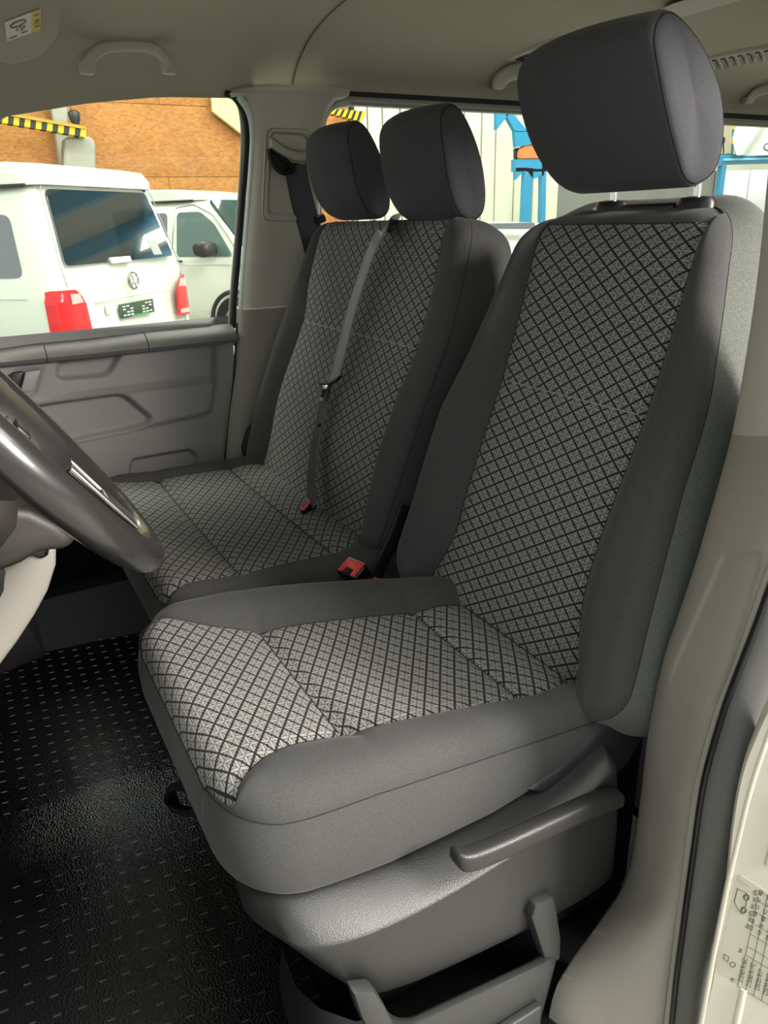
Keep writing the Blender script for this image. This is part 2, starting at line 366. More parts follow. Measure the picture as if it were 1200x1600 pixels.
def headrest(parent, xc, wd, prof, m, base_z, post_x, post_y, post_z0, big=True):
    """prof: closed side profile (y,z); returns the headrest part"""
    P = spline(prof, 48, True); c = P.mean(0); xs = []
    zt, zb = P[:, 1].max(), P[:, 1].min()
    st = [(-1, .95), (-.99, .975), (-.97, .99), (-.93, 1.0), (-.75, 1.003), (-.5, 1.006), (-.25, 1.008), (0, 1.008), (.25, 1.008), (.5, 1.006), (.75, 1.003), (.93, 1.0), (.97, .99), (.99, .975), (1, .95)]
    def wz(z):
        q = (z - zb) / (zt - zb) * 2 - 1
        return 1.03 - .11 * abs(np.clip(q, -1.05, 1.05)) ** 2.2 - .06 * abs(np.clip(q, -1.05, 1.05)) ** 8
    rings = []
    for a, k in st:
        p = c + (P - c) * k
        p = p + np.array([.020 * (1 - a * a), 0])                              # face bows forward
        rings.append(np.stack([xc + a * wd / 2 * wz(p[:, 1]), p[:, 0], p[:, 1]], 1))
    hr = loft('headrest', rings, m, parent, True, False)
    for sgn, ring, k0 in ((-1, rings[0], 'a'), (1, rings[-1], 'b')):
        c3 = ring.mean(0); rr = []
        for f, o in ((1, -.0015), (.985, .001), (.9, .005), (.7, .009), (.4, .011), (.12, .0115), (.01, .0115)):
            q = c3 + (ring - c3) * f; q = q.copy(); q[:, 0] += sgn * o; q[:,0] = (q[:,0]-(c3[0]))*1.0 + c3[0]; rr.append(q)
        loft('headrest_side', rr, m, hr, True, True)
        tube('seam', ring, .0012, SEAM, hr, 6, True)
    for px in post_x:
        tube('post', [(px, post_y, post_z0 - .03), (px, post_y + .004, base_z + .03)], .006, CHROME, hr, 10)
    return hr

# ------------------------------------------------------------------ floor, sills, body shell
def tread_floor():
    xs = np.linspace(-.80, .80, 200); ys = np.linspace(-.1, 1.7, 230); X, Y = np.meshgrid(xs, ys)
    # a low ridge across the footwell where the mat steps down towards the door
    xr = .02 + (Y - .80) * -.05
    rid = (.016 + .04 * np.clip(Y - .8, 0, .4)) * sstep(X - xr, .085) * sstep(Y - .66, .2) * (1 - .0 * X)
    Z = rid + .10 * np.clip(Y - 1.25, 0, 1) ** 1.2
    V = np.stack([X, Y, Z], 2).reshape(-1, 3); return X, Y, Z, V
X, Y, Z, V = tread_floor()
fl = mesh('floor', V, grid_faces(*X.shape), MATM, None); tag(fl, 'black grained rubber floor mat with rows of small bars', kind='structure')
def floor_z(x, y):
    xr = .02 + (y - .80) * -.05
    return float((.016 + .04 * min(max(y - .8, 0), .4)) * sstep(x - xr, .085) * sstep(y - .66, .2) + .10 * max(y - 1.25, 0) ** 1.2)
vs, fs = [], []
for i in range(-30, 30):
    for j in range(-6, 34):
        x = -.165 + i * .0352 - (j) * .0068 * -1; y = .925 + (-j + 12) * .0348
        x = -.165 + i * .0352 + (y - .925) * .19
        if not (-.78 < x < .74 and .28 < y < 1.45): continue
        if abs(x - (.02 + (y - .8) * -.05)) < .075 and y > .70: continue
        if x < -.64 and y < .8: continue
        z = floor_z(x, y); k = len(vs); dx, dy = .0022, .0062
        for (a, b) in ((-1, -1), (1, -1), (1, 1), (-1, 1)): vs.append((x + a * dx + b * dy * .19 * .5, y + b * dy, z - .001))
        for (a, b) in ((-.5, -.9), (.5, -.9), (.5, .9), (-.5, .9)): vs.append((x + a * dx + b * dy * .19 * .5, y + b * dy, z + .0016))
        fs += [(k + 4, k + 5, k + 6, k + 7)] + [(k + q, k + (q + 1) % 4, k + 4 + (q + 1) % 4, k + 4 + q) for q in range(4)]
tb = mesh('tread_bars', vs, fs, BARM, fl, False); tb['kind'] = 'stuff'
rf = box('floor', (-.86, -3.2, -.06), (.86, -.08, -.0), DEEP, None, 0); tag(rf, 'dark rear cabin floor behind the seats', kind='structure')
st = thing('trim_1', 'dark grey sill trim along the passenger door foot', None, kind='structure')
loft('step_trim', [[(.70, y, 0), (.715, y, .02), (.735, y, .10), (.755, y, .155), (.80, y, .165), (.86, y, .165), (.86, y, -.02)] for y in (-.1, .3, .7, 1.1, 1.7)], mat('step_grey', (50, 51, 51), .5), st, False, False)

# ---- headliner: cross section (x, z), pulled along y
def roof_z(x, y=0):
    """inner roof height"""
    a = abs(x) / .80
    zc = 1.575 - .145 * np.clip(a, 0, 1.05) ** 5.5 - .015 * a ** 2
    return zc
def win_top(y):   # lower edge of the headliner on the passenger side
    return np.interp(y, [-3.2, -.2, -.06, .06, .33, .5, .7, .85, 1.05, 1.3, 1.6], [1.437, 1.437, 1.434, 1.412, 1.405, 1.385, 1.348, 1.31, 1.24, 1.13, .98])
def headliner(name, ys, dz, xlim=(-.80, .80)):
    rings = []
    for y in ys:
        us = np.linspace(-1, 1, 81); xs = np.sin(us * np.pi / 2) * .80; a_ = abs(xs) / .80
        wt = win_top(y); top = 1.575 - np.clip((y - .75) / .8, 0, 1) * .10
        z = wt + (top - wt) * np.clip(1 - a_ ** 4.5, 0, 1) ** .6 + dz
        rings.append(np.stack([xs, np.full(81, y), z], 1))
    return rings
seam_pts = [W(455, 135, x=.75), W(470, 82, x=.72), W(490, 45, z=1.555), W(525, 0, z=1.57)]
rear = headliner('ceiling', np.linspace(-3.2, -.02, 40), -.0)
ce = loft('ceiling', rear, PHEAD, None, False, False); tag(ce, 'grey cloth headliner over the rear cabin', kind='structure')
fr_ = headliner('ceiling', np.linspace(-.03, 1.55, 30), -.005)
ce2 = loft('ceiling', fr_, PHEAD, None, False, False); tag(ce2, 'grey cloth headliner over the front seats', kind='structure')
tube('trim_edge', [(x, -.026, 1.4205 + .1545 * (1 - abs(x / .8) ** 4.5) ** .6 - .005) for x in np.sin(np.linspace(-1.3, 1.54, 80)) * .8], .0022, mat('seam_shade', (112, 109, 98), .9), ce2, 6)
# outer roof skin keeps the daylight out
rs = loft('roof_skin', [r + np.array([0, 0, .03]) for r in headliner('x', np.linspace(-3.25, 1.55, 30), .0)], PAINT, ce, False, False)

# ------------------------------------------------------------------ driver seat
TB = np.array([0, -.334, .9426]); NB = np.array([0, .9426, .334])
seat = thing('driver_seat', 'nearest single front seat with lattice cloth centre and raised headrest', 'car seat', (-.42, .45, 0))
def back_h(bol, lum=.010):
    def h(s, t, q, qi):
        a = np.abs(q)
        k = np.interp(t, [0, .12, .3, .45, .6, .68], [1, 1, 1, .75, .42, .15])
        b = bol * k * np.sin(np.clip(a / .55, 0, 1) * np.pi / 2) ** 1.3
        return .002 + b + lum * np.exp(-((t - .2) / .13) ** 2) * (1 - a) - .006 * (1 - np.clip(qi * qi, 0, 1)) * k - .045 * np.clip((t - .60) / .1, 0, 1) ** 2 - .0025 * np.exp(-((t - .385 + .0) / .006) ** 2) * (a < .01)
    return h
O1 = np.array([-.425, .194, .475])
rows = [(-.05, -.30, -.205, .205, .27), (0, -.305, -.195, .195, .275), (.06, -.300, -.172, .172, .272), (.12, -.292, -.160, .160, .268), (.2, -.283, -.158, .160, .266), (.3, -.272, -.158, .163, .262),
        (.4, -.260, -.156, .168, .243), (.5, -.232, -.152, .174, .232), (.58, -.205, -.146, .182, .228), (.63, -.188, -.143, .186, .226), (.67, -.176, -.141, .190, .222), (.71, -.170, -.138, .188, .215)]
bk = Pad(O1, TB, NB, rows, -.045, .688, .085, back_h(.052), .028, lambda s, t: -.125 + .03 * np.clip((t - .4) / .3, 0, 1), nr=110, bulge=.010, side_slope=.026)
bk.build(seat, 'backrest', [('backrest_panel', -.03, .385), ('backrest_panel', .385, .652)], FAB, PAT, 'backrest_side', FELT)
bk.stitch(.385, seat, THREAD)
# cushion
O2 = np.array([0., .0, 0.]); TC = np.array([0, 1., 0]); NC = np.array([0, 0, 1.])
def cush_h(z0, tilt, y0, bol, cre1, cre2):
    def h(s, t, q, qi):
        a = np.abs(q); L = t - y0
        z = z0 + tilt * L
        b = bol * np.sin(np.clip(a / .5, 0, 1) * np.pi / 2) ** 1.4 * (1 - .55 * np.clip((t - (y0 + .36)) / .12, 0, 1))
        puff = .012 * np.clip((L - .35) / .12, 0, 1) * (1 - .3 * a)
        cr = 0
        if cre1: cr = cr - .008 * np.exp(-((t - cre1) / .010) ** 2) * (1 - a) ** 2 - .004 * np.exp(-((t - cre1) / .04) ** 2) * (1 - a)
        if cre2: cr = cr - .007 * np.exp(-((t - cre2) / .007) ** 2) * (1 - a) ** 2 + .008 * np.exp(-((t - cre2 + .055) / .04) ** 2) * (1 - a)
        return z + b + puff + cr - .010 * np.exp(-((L - .2) / .1) ** 2) * (1 - np.clip(qi * qi, 0, 1)) * (a < 1)
    return h
rows = [(.12, -.69, -.60, -.34, -.25), (.2, -.69, -.610, -.330, -.235), (.24, -.69, -.618, -.325, -.225), (.30, -.69, -.612, -.315, -.205), (.36, -.69, -.600, -.300, -.190), (.45, -.69, -.585, -.285, -.170),
        (.55, -.69, -.575, -.27, -.158), (.62, -.688, -.578, -.245, -.155), (.66, -.685, -.590, -.215, -.156), (.70, -.682, -.618, -.180, -.160), (.735, -.675, -.66, -.162, -.162), (.75, -.67, -.67, -.165, -.165)]
cu = Pad(O2, TC, NC, rows, .13, .736, .085, cush_h(.457, .105, .2, .030, .552, .292), .036,
         lambda s, t: np.interp(t, [.13, .25, .4, .55, .68, .75], [.43, .392, .368, .366, .378, .385]), nr=110, bulge=.008)
cu.build(seat, 'seat_cushion', [('cushion_panel', .20, .292), ('cushion_panel', .292, .552), ('cushion_panel', .552, .747)], FAB, PAT, 'cushion_border', FAB)
cu.stitch(.292, seat, SEAM); cu.stitch(.552, seat, SEAM)
# headrest
prof = [(-.052, 1.135), (-.020, 1.148), (.018, 1.190), (.045, 1.235), (.062, 1.280), (.068, 1.305), (.060, 1.325), (.042, 1.338), (.026, 1.341), (.008, 1.330), (-.024, 1.302), (-.060, 1.257), (-.080, 1.206), (-.086, 1.168), (-.084, 1.150), (-.072, 1.138)]
h1 = headrest(seat, -.402, .262, [(a_, b_ - .004 - .003 * (b_ > 1.25)) for a_, b_ in prof], HEAD, 1.13, (-.345, -.505), -.080, 1.105)
for px in (-.345, -.505):
    gd = loft('headrest_guide', [[(px + r * 1.5 * math.cos(a), -.078 + r * .9 * math.sin(a), z) for a in np.linspace(0, 2 * math.pi, 20, endpoint=False)] for r, z in ((.021, 1.09), (.021, 1.110), (.018, 1.117), (.008, 1.119))], PBLK, h1, True, True)
box('headrest_carrier', (-.475, -.095, 1.08), (-.375, -.065, 1.112), PBLK, h1, .005)
# plastic side shield: wraps round the front corner, sections front to back
def shield():
    rings = []
    st_ = [  # (x_out, y_top, z_top, x_ridge, z_ridge, x_bot, y_bot, z_bot)
        (-.560, .712, .350, -.575, .325, -.610, .634, .212), (-.618, .718, .368, -.640, .342, -.655, .628, .212), (-.658, .700, .378, -.690, .350, -.692, .618, .210), (-.680, .680, .380, -.720, .350, -.714, .595, .205),
        (-.690, .635, .376, -.734, .342, -.722, .555, .200), (-.694, .56, .366, -.738, .336, -.726, .50, .195), (-.696, .47, .362, -.738, .338, -.728, .43, .188), (-.698, .38, .368, -.738, .350, -.728, .35, .180),
        (-.700, .30, .388, -.738, .372, -.728, .27, .176), (-.702, .25, .408, -.736, .392, -.726, .215, .178), (-.704, .222, .418, -.730, .402, -.722, .198, .185), (-.69, .205, .415, -.70, .400, -.70, .192, .20)]
    for xo, yt, zt, xr, zr, xb, yb, zb in st_:
        inn = .055
        p = [(xo + inn, yt - (.04 if yt > .67 else 0), zt + .008), (xo + .02, yt - .006, zt + .004), (xo, yt, zt), ((xo + xr) / 2, yt + .003, (zt + zr) / 2 + .004), (xr + .004, yt + .002, zr + .005), (xr, yt, zr - .004)]
        for f in (.25, .5, .75, .95): p.append((xr + (xb - xr) * f - .006 * math.sin(f * math.pi), yt + (yb - yt) * f, zr + (zb - zr) * f))
        p += [(xb + .006, yb, zb), (xb + .03, yb, zb + .003)]
        rings.append(spline(p, 34))
    R = np.array(rings); idx = np.linspace(0, len(st_) - 1, 48)
    out = np.stack([[spline(R[:, j], 48)[i] for j in range(34)] for i in range(48)])
    return list(out)
sh = loft('side_shield', shield(), PDARK, seat, False, False, angle=75)
# adjusting lever
hp = [(-.748, .502, .412), (-.754, .485, .405), (-.757, .44, .402), (-.757, .36, .398), (-.754, .29, .390), (-.748, .235, .372)]
lv = spline(hp, 24); rings = []
for i, p in enumerate(lv):
    f = i / 23; hh = np.interp(f, [0, .04, .1, .8, 1], [.006, .011, .0135, .015, .012]); wd_ = np.interp(f, [0, .05, 1], [.006, .012, .012])
    rings.append([p + np.array([math.copysign(abs(math.cos(a)) ** .6, math.cos(a)) * wd_, 0, math.copysign(abs(math.sin(a)) ** .6, math.sin(a)) * hh]) for a in np.linspace(0, 2 * math.pi, 20, endpoint=False)])
loft('adjusting_lever', rings, PDARK, seat, True, True)
tube('notch_shade', spline([(-.737, .335, .376), (-.738, .325, .368), (-.738, .315, .352), (-.737, .308, .342)], 12), [.0015] * 3 + [.004] * 6 + [.0015] * 3, SEAM, sh, 6)  # dark tube draws the shade in the notch under the lever
# hinge cover between cushion and pillar
prism('hinge_cover', [W(u, v, x=-.700) for u, v in ((1024, 1088), (990, 1104), (950, 1128), (915, 1165), (870, 1205), (820, 1240), (880, 1250), (950, 1232), (985, 1195), (1030, 1120))], (.05, 0, 0), mat('hinge_dark', (40, 41, 42), .5, bump=('v', 600, .3, .0006)), seat, .012, seg=3)
# seat box and storage tray
box('seat_box', (-.64, .05, 0), (-.18, .60, .34), DEEP, seat, .02)
def ring_rect(x0, x1, y0, y1, z, r=.02, n=5):
    return np.array([(p[0], p[1], z) for p in round_poly([(x0, y0), (x1, y0), (x1, y1), (x0, y1)], r, n)])
def tray():
    def rr_(e, z): # e: how far inside the outer wall
        return np.array([(p[0], p[1], z + (p[1] - .32) * .16) for p in round_poly([(-.758 + e, .318 + e), (-.60 - e, .318 + e), (-.60 - e, .60 - e), (-.758 + e, .60 - e)], .03, 5)])
    return [rr_(.012, -.02), rr_(.003, .09), rr_(0, .128), rr_(.003, .138), (rr_(.010, .139)), rr_(.017, .133), rr_(.020, .02)]
TRG = mat('tray_grey', (50, 51, 50), .5, bump=('v', 500, .3, .0006))
tr = loft('storage_tray', tray(), TRG, seat, True, False)
mesh('tray_bottom', ring_rect(-.738, -.62, .338, .58, .05), [tuple(range(24))], DEEP, tr)
prism('tray_bracket', [(-.752, y, z) for y, z in ((.318, .12), (.345, .13), (.378, .240), (.372, .258), (.340, .255), (.334, .235), (.320, .165))], (.022, 0, 0), TRG, tr, .005)
prism('tray_bracket', [(-.752, y, z) for y, z in ((.60, .12), (.578, .16), (.600, .235), (.612, .268), (.640, .285), (.632, .24), (.615, .17))], (.022, 0, 0), TRG, tr, .005)
box('tray_handle', (-.766, .36, .03), (-.752, .46, .075), TRG, tr, .004)
loft('drawer_front', [[(x, y + .02 * math.sin((z) * 12), z) for z in np.linspace(.0, .21, 14)] for x, y in ((-.60, .66), (-.66, .665), (-.70, .65), (-.735, .62), (-.745, .59))], PBLK, seat, False, False)
# slide bar loop under the cushion front
tube('slide_clip', spline([W(u, v, y=.715) for u, v in ((318, 1240), (300, 1231), (282, 1228), (269, 1233), (267, 1248), (276, 1262), (296, 1270), (310, 1262), (318, 1250))], 30), .0075, PBLK, seat, 8, False, ((0, 1, 0), 1.6))

# ------------------------------------------------------------------ bench seat
bench = thing('bench_seat', 'double passenger bench seat beside the far door with two headrests', 'car seat', (.33, .4, 0))
O3 = np.array([.33, .205, .487])
rows = [(-.05, -.395, -.335, .30, .35), (0, -.405, -.325, .292, .355), (.06, -.41, -.305, .287, .36), (.15, -.415, -.303, .283, .360), (.28, -.42, -.308, .27, .35), (.4, -.425, -.322, .262, .345),
        (.5, -.41, -.315, .29, .34), (.6, -.385, -.300, .292, .33), (.66, -.36, -.290, .285, .32), (.69, -.35, -.285, .28, .31)]
def bench_h(s, t, q, qi):
    a = np.abs(q); k = np.interp(t, [0, .12, .3, .5, .66], [1, 1, .9, .5, .15])
    return .002 + (.040 * k) * np.sin(np.clip(a / .6, 0, 1) * np.pi / 2) ** 1.3 + .012 * np.exp(-((t - .2) / .13) ** 2) * (1 - a) - .03 * np.clip((t - .60) / .1, 0, 1) ** 2 - .003 * np.exp(-((t - .393) / .006) ** 2) * (a < .01)
bb = Pad(O3, TB, NB, rows, -.045, .660, .05, bench_h, .025, lambda s, t: -.13 + 0 * t, nr=100, nB=40, bulge=.008)
bb.build(bench, 'backrest', [('backrest_panel', -.03, .393), ('backrest_panel', .393, .662)], FAB, PAT, 'backrest_side', FAB)
bb.stitch(.393, bench, THREAD)
rows = [(.12, -.09, .02, .62, .73), (.22, -.09, .00, .64, .735), (.30, -.085, -.02, .655, .735), (.4, -.08, -.02, .66, .735), (.5, -.075, -.02, .66, .735), (.58, -.072, -.02, .665, .735), (.64, -.07, -.03, .69, .73), (.66, -.07, -.06, .72, .73)]
bc = Pad(O2, TC, NC, rows, .13, .655, .07, cush_h(.462, .035, .2, .012, .50, .30), .045, lambda s, t: .335 + 0 * t, nr=90, nB=44, bulge=.012)
bc.build(bench, 'seat_cushion', [('cushion_panel', .19, .30), ('cushion_panel', .30, .50), ('cushion_panel', .50, .654)], FAB, PAT, 'cushion_border', FAB)
bc.stitch(.30, bench, SEAM); bc.stitch(.50, bench, SEAM)
box('seat_base', (-.02, .10, 0), (.70, .54, .36), PBLK, bench, .02)
profm = [(-.058, 1.092), (-.026, 1.108), (-.004, 1.140), (.010, 1.180), (.018, 1.225), (.022, 1.262), (.016, 1.284), (.0, 1.298), (-.018, 1.302), (-.034, 1.286), (-.056, 1.245), (-.074, 1.200), (-.086, 1.150), (-.089, 1.118), (-.086, 1.102), (-.076, 1.093)]
headrest(bench, .125, .235, profm, HEAD, 1.10, (.19, .05), -.065, 1.085)
profp = [(y + .004, z + .012) for y, z in profm]
headrest(bench, .50, .235, profp, HEAD, 1.11, (.56, .42), -.062, 1.085)
for px in (.19, .05, .56, .42):
    loft('headrest_guide', [[(px + r * 1.4 * math.cos(a), -.064 + r * .9 * math.sin(a), z) for a in np.linspace(0, 2 * math.pi, 16, endpoint=False)] for r, z in ((.017, 1.07), (.017, 1.092), (.012, 1.096))], PBLK, bench, True, True)

# ------------------------------------------------------------------ passenger door (far side)
door = thing('door_1', 'passenger door with grey inner panel seen across the cabin', None, (.83, .6, .4), kind='structure')
def yz(pts, x): return np.array([W(u, v, x=x)[1:] for u, v in pts])
def relief(name, x0, ylim, zlim, n, feats, m, parent, keep=None, base=None):
    """height field on the plane x = x0; feats: (polygon yz, depth towards the cabin, softness)"""
    ys = np.linspace(*ylim, n[0]); zs = np.linspace(*zlim, n[1]); Y_, Z_ = np.meshgrid(ys, zs); P = np.stack([Y_.ravel(), Z_.ravel()], 1)
    D = np.zeros(len(P)) if base is None else base(P)
    for poly, d, sft in feats:
        D = D + d * sstep(sdf(P, poly), sft)
    X_ = x0 - D; Vt = np.stack([X_, P[:, 0], P[:, 1]], 1); f = grid_faces(n[1], n[0])
    if keep is not None:
        k = keep(P); f = [q for q in f if all(k[v] for v in q)]
    return mesh(name, Vt, f, m, parent, True)
XD = .79
recess = round_poly(yz([(92, 563), (190, 553), (172, 582), (160, 588), (96, 593), (90, 588)], XD), .012)
pocket = round_poly(yz([(20, 642), (186, 619), (200, 622), (238, 654), (232, 664), (205, 672), (60, 702)], XD), .012)
arm_lo = yz([(-120, 640), (60, 632), (130, 618), (335, 592), (335, 500), (-120, 520)], XD)
ledge = yz([(-120, 745), (130, 690), (320, 649), (331, 644), (338, 597), (331, 592), (130, 618), (-120, 655)], XD)
lowp = round_poly(yz([(210, 722), (300, 706), (312, 716), (312, 760), (200, 770)], XD), .01)
swt = yz([(25, 578), (68, 574), (56, 615), (20, 640)], XD)
relief('door_panel', XD + .02, (.205, 1.30), (.36, .86), (260, 130), [(arm_lo, .022, .014), (recess, -.030, .006), (ledge, .012, .010), (pocket, -.030, .007), (lowp, -.02, .008), (swt, -.006, .004)], PMID, door)
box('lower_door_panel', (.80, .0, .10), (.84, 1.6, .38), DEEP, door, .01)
# belt rail of three lengths with a bevelled top
def rail(u0, u1, m, n=12):
    rings = []
    for u in np.linspace(u0, u1, n):
        vt = np.interp(u, [-160, 0, 60, 150, 240, 372], [568, 544, 535, 527, 516, 505]); vb = np.interp(u, [-160, 0, 75, 230, 370], [592, 573, 566, 550, 536])
        zt = W(u, vt, x=.80)[2]; zb = W(u, vb, x=.76)[2]; y = W(u, vb, x=.765)[1]
        rings.append([(.815, y, zt), (.79, y, zt + .001), (.762, y, zt - .014), (.752, y, zt - .024), (.748, y, zb + .012), (.755, y, zb + .002), (.80, y, zb)])
    return rings
for a, b, m in ((-160, 73.5, PRAIL), (75, 231, PRAIL), (232.5, 369, PRAIL)):
    loft('belt_rail', rail(a, b, m), m, door, False, False, angle=40)
prism('window_slot', [(.80, W(u, v, x=.80)[1], W(u, v, x=.80)[2]) for u, v in ((-20, 545), (22, 543), (28, 536), (-20, 539))], (-.004, 0, 0), PBLK, door)
prism('window_switch', [W(u, v, x=.755) for u, v in ((40, 581), (64, 578), (52, 611), (32, 613))], (.02, 0, 0), mat('switch_grey', (150, 152, 152), .4), door, .003)
prism('window_switch', [W(u, v, x=.758) for u, v in ((20, 583), (37, 581), (28, 610), (8, 616))], (.02, 0, 0), PDARK, door, .003)
# door window frame: outer metal and black seal, glass
pane = [W(u, v, x=.812) for u, v in ((-200, 600), (-200, 330), (-90, 245), (0, 176), (40, 162), (100, 150), (200, 144), (330, 144), (368, 150), (390, 185), (386, 290), (366, 510), (0, 548))]
wi = mesh('window_1', pane, [tuple(range(len(pane)))], WGLASS, None, False); tag(wi, 'clear side window of the passenger door', kind='structure')
sealp = [W(u, v, x=.79) for u, v in ((352, 146), (366, 152), (379, 172), (385, 200), (385, 240), (380, 300), (372, 400), (366, 470), (364, 512))]
tube('door_seal', spline(sealp, 40), .0085, RUB, door, 10)
fpts = [W(u, v, x=.805) for u, v in ((-160, 300), (-60, 226), (0, 184), (40, 168), (100, 154.5), (200, 149), (300, 147.5), (350, 149), (368, 158), (376, 180), (378, 230), (372, 330), (362, 450), (358, 512))]
tube('window_frame', spline(fpts, 60), .0045, PHEAD, door, 8)
# light metal edge of the body behind the door seal
eg = [W(u, v, x=.775) for u, v in ((374, 150), (390, 176), (396, 210), (394, 260), (388, 340), (381, 430), (377, 484))]
dg = [W(u, v, x=.775) for u, v in ((372, 505), (370, 540), (366, 600), (359, 660), (354, 712), (350, 790))]
bp_ = thing('trim_2', 'far door pillar with pale grey upper and darker lower trim', None, (.80, 0, .2), kind='structure')
tube('pillar_edge', spline(eg, 60), .010, mat('body_edge_paint', (196, 204, 196), .4), bp_, 10)
tube('pillar_gap', spline(dg, 30), .006, RUB, bp_, 8)
tube('pillar_lip', spline([p + np.array([0, -.008, 0]) for p in dg], 30), .003, mat('lip_grey', (170, 170, 165), .5), bp_, 8)
# pillar trim upper: rows of (left, right) pixel edges, bowed towards the cabin
def strip(name, rows, x_edge, x_mid, m, parent, n=18, feats=None, hide=.02, xr=None):
    R = []
    rows = np.array(rows, float); NV = 200 if feats else 60; L_ = spline(rows[:, :2], NV); Rr = spline(rows[:, 2:4], NV)
    for a, b in zip(L_, Rr):
        A = W(*a, x=x_edge); B = W(*b, x=x_edge if xr is None else xr); ring = [A + np.array([hide, 0.004, 0])]
        for q in np.linspace(0, 1, n):
            p = A + (B - A) * q; k = 1 - abs(2 * q - 1) ** 6; p = p + np.array([(x_mid - x_edge) * k, 0, 0]); ring.append(p)
        ring.append(B + np.array([hide, -.004, 0])); R.append(ring)
    R = np.array(R)
    if feats:
        P = R.reshape(-1, 3); dz = np.zeros(len(P))
        for poly, d, sft in feats: dz += d * sstep(sdf(P[:, 1:], poly), sft)
        R = (P - np.array([1, 0, 0]) * dz[:, None]).reshape(R.shape)
    return loft(name, list(R), m, parent, False, False, angle=60)
pan = round_poly(yz([(417, 201), (484, 203), (478, 330), (472, 346), (411, 344), (411, 320)], .745), .02)
pan2 = round_poly(yz([(424, 207), (479, 209), (474, 328), (468, 336), (418, 334)], .745), .015)
strip('pillar_trim_upper', [(362, 146, 545, 142), (384, 152, 541, 152), (392, 168, 522, 160), (398, 195, 508, 185), (397, 240, 503, 230), (393, 300, 500, 300), (388, 360, 500, 360), (383, 420, 500, 420), (379, 482, 500, 474)], .765, .745, PGREY, bp_, 130, [(pan, .006, .004), (pan2, -.006, .004)])
strip('pillar_trim_head', [(364, 152, 545, 151), (362, 145, 546, 146), (372, 138, 545, 139), (400, 133, 530, 136)], .775, .755, PGREY, bp_, 30)
strip('pillar_trim_lower', [(376, 484, 500, 474), (374, 520, 500, 520), (371, 580, 490, 580), (363, 640, 480, 640), (357, 700, 470, 700), (353, 780, 470, 780)], .76, .742, PMID2, bp_, 30)
SHD = mat('trim_shade', (128, 123, 113), .8)  # darker tubes draw the edge shading of the recess and belt adjuster
def onp(P_, x): return [(x, a, b) for a, b in P_]
tube('recess_shade', onp(pan, .7435), .0016, SHD, bp_, 6, True)
tube('recess_shade', onp(pan2, .7435), .0012, SHD, bp_, 6, True)
# belt guide on the far pillar
gp = [W(u, v, x=.722) for u, v in ((424, 214), (430, 208), (474, 211), (480, 218), (479, 246), (470, 256), (450, 254), (437, 243), (425, 232))]
box_ = prism('height_adjuster', gp, (.02, 0, 0), PGREY, bp_, .005, seg=3)
tube('adjuster_shade', [p + np.array([.006, 0, 0]) for p in gp], .0022, SHD, bp_, 6, True)
tube('adjuster_shade', spline([W(u, v, x=.6965) for u, v in ((425, 214), (440, 226), (456, 234), (479, 236))], 16), .0014, SHD, bp_, 6)
tube('adjuster_shade', spline([W(u, v, x=.6965) for u, v in ((424, 231), (442, 243), (460, 252), (478, 252))], 16), .0014, SHD, bp_, 6)
prism('height_adjuster_lip', [W(u, v, x=.698) for u, v in ((423, 215), (440, 226), (462, 236), (479, 237), (478, 251), (462, 251), (442, 241), (424, 229))], (.012, 0, 0), PGREY, bp_, .004, seg=3)
tube('deflector', spline([W(u, v, x=.722) for u, v in ((421, 233), (422, 246), (431, 262), (444, 270), (456, 262), (440, 246), (425, 233))], 24), .007, RUB, bp_, 8)
prism('deflector_plate', [W(u, v, x=.724) for u, v in ((421, 234), (470, 256), (445, 270), (432, 264), (423, 250))], (.006, 0, 0), RUB, bp_, .002)
sb = thing('seat_belt', 'black belt webbing running down from the far door pillar', 'seat belt', tuple(W(455, 250, x=.73)), kind=None)
pp_ = [W(461, 258, x=.722), W(466, 290, x=.725), W(478, 335, x=.72), W(490, 380, x=.715), W(500, 430, x=.74)]
ribbon('webbing', pp_, (-.72, .69, 0), .066, .0016, mat('belt_black', (34, 35, 37), .45, bump=('n', 1200, .3, .0006)), sb, 40)
tube('belt_spool', [W(u, v, x=.70) for u, v in ((492, 346), (506, 340))], .012, PBLK, sb, 12)
# retractor cover low on the pillar
prism('retractor_cover', [W(u, v, x=.725) for u, v in ((380, 700), (388, 672), (402, 655), (408, 640), (420, 640), (420, 720), (382, 716))], (.03, 0, 0), PDARK, bp_, .01)

# ------------------------------------------------------------------ sliding door side (far, behind the pillar)
wr = thing('wall_right', 'far side wall of the rear cabin with long window openings', None, (.83, -1.6, 0), kind='structure')
box('lower_wall', (.80, -3.2, 0), (.86, .18, .88), PMID2, wr, .01)
def band(name, v0, v1, x, th, m, u0=500, u1=1400, parent=wr):
    """horizontal band under the headliner"""
    zz = [(W(u, v0(u), x=x), W(u, v1(u), x=x)) for u in np.linspace(u0, u1, 8)]
    rings = [[(x, a[1], a[2]), (x - th, a[1], a[2] - .002), (x - th, b[1], b[2] + .002), (x, b[1], b[2])] for a, b in zz]
    return loft(name, rings, m, parent, True, True, False, 30)
band('black_gap', lambda u: 136 + .050 * (u - 545), lambda u: 152 + .057 * (u - 545), .806, .004, RUB)
band('frame_rail', lambda u: 151.5 + .057 * (u - 545), lambda u: 165.5 + .0515 * (u - 535), .800, .012, mat('frame_grey', (150, 148, 138), .5))
tube('frame_ridge', [W(u, 157 + .056 * (u - 545), x=.786) for u in np.linspace(515, 1350, 10)], .003, PGREY, wr, 6)
tube('frame_corner', spline([W(u, v, x=.79) for u, v in ((545, 161), (524, 165), (510, 178), (504, 200), (500, 260), (498, 360))], 30), .009, mat('frame_pale', (190, 196, 184), .5), wr, 8)
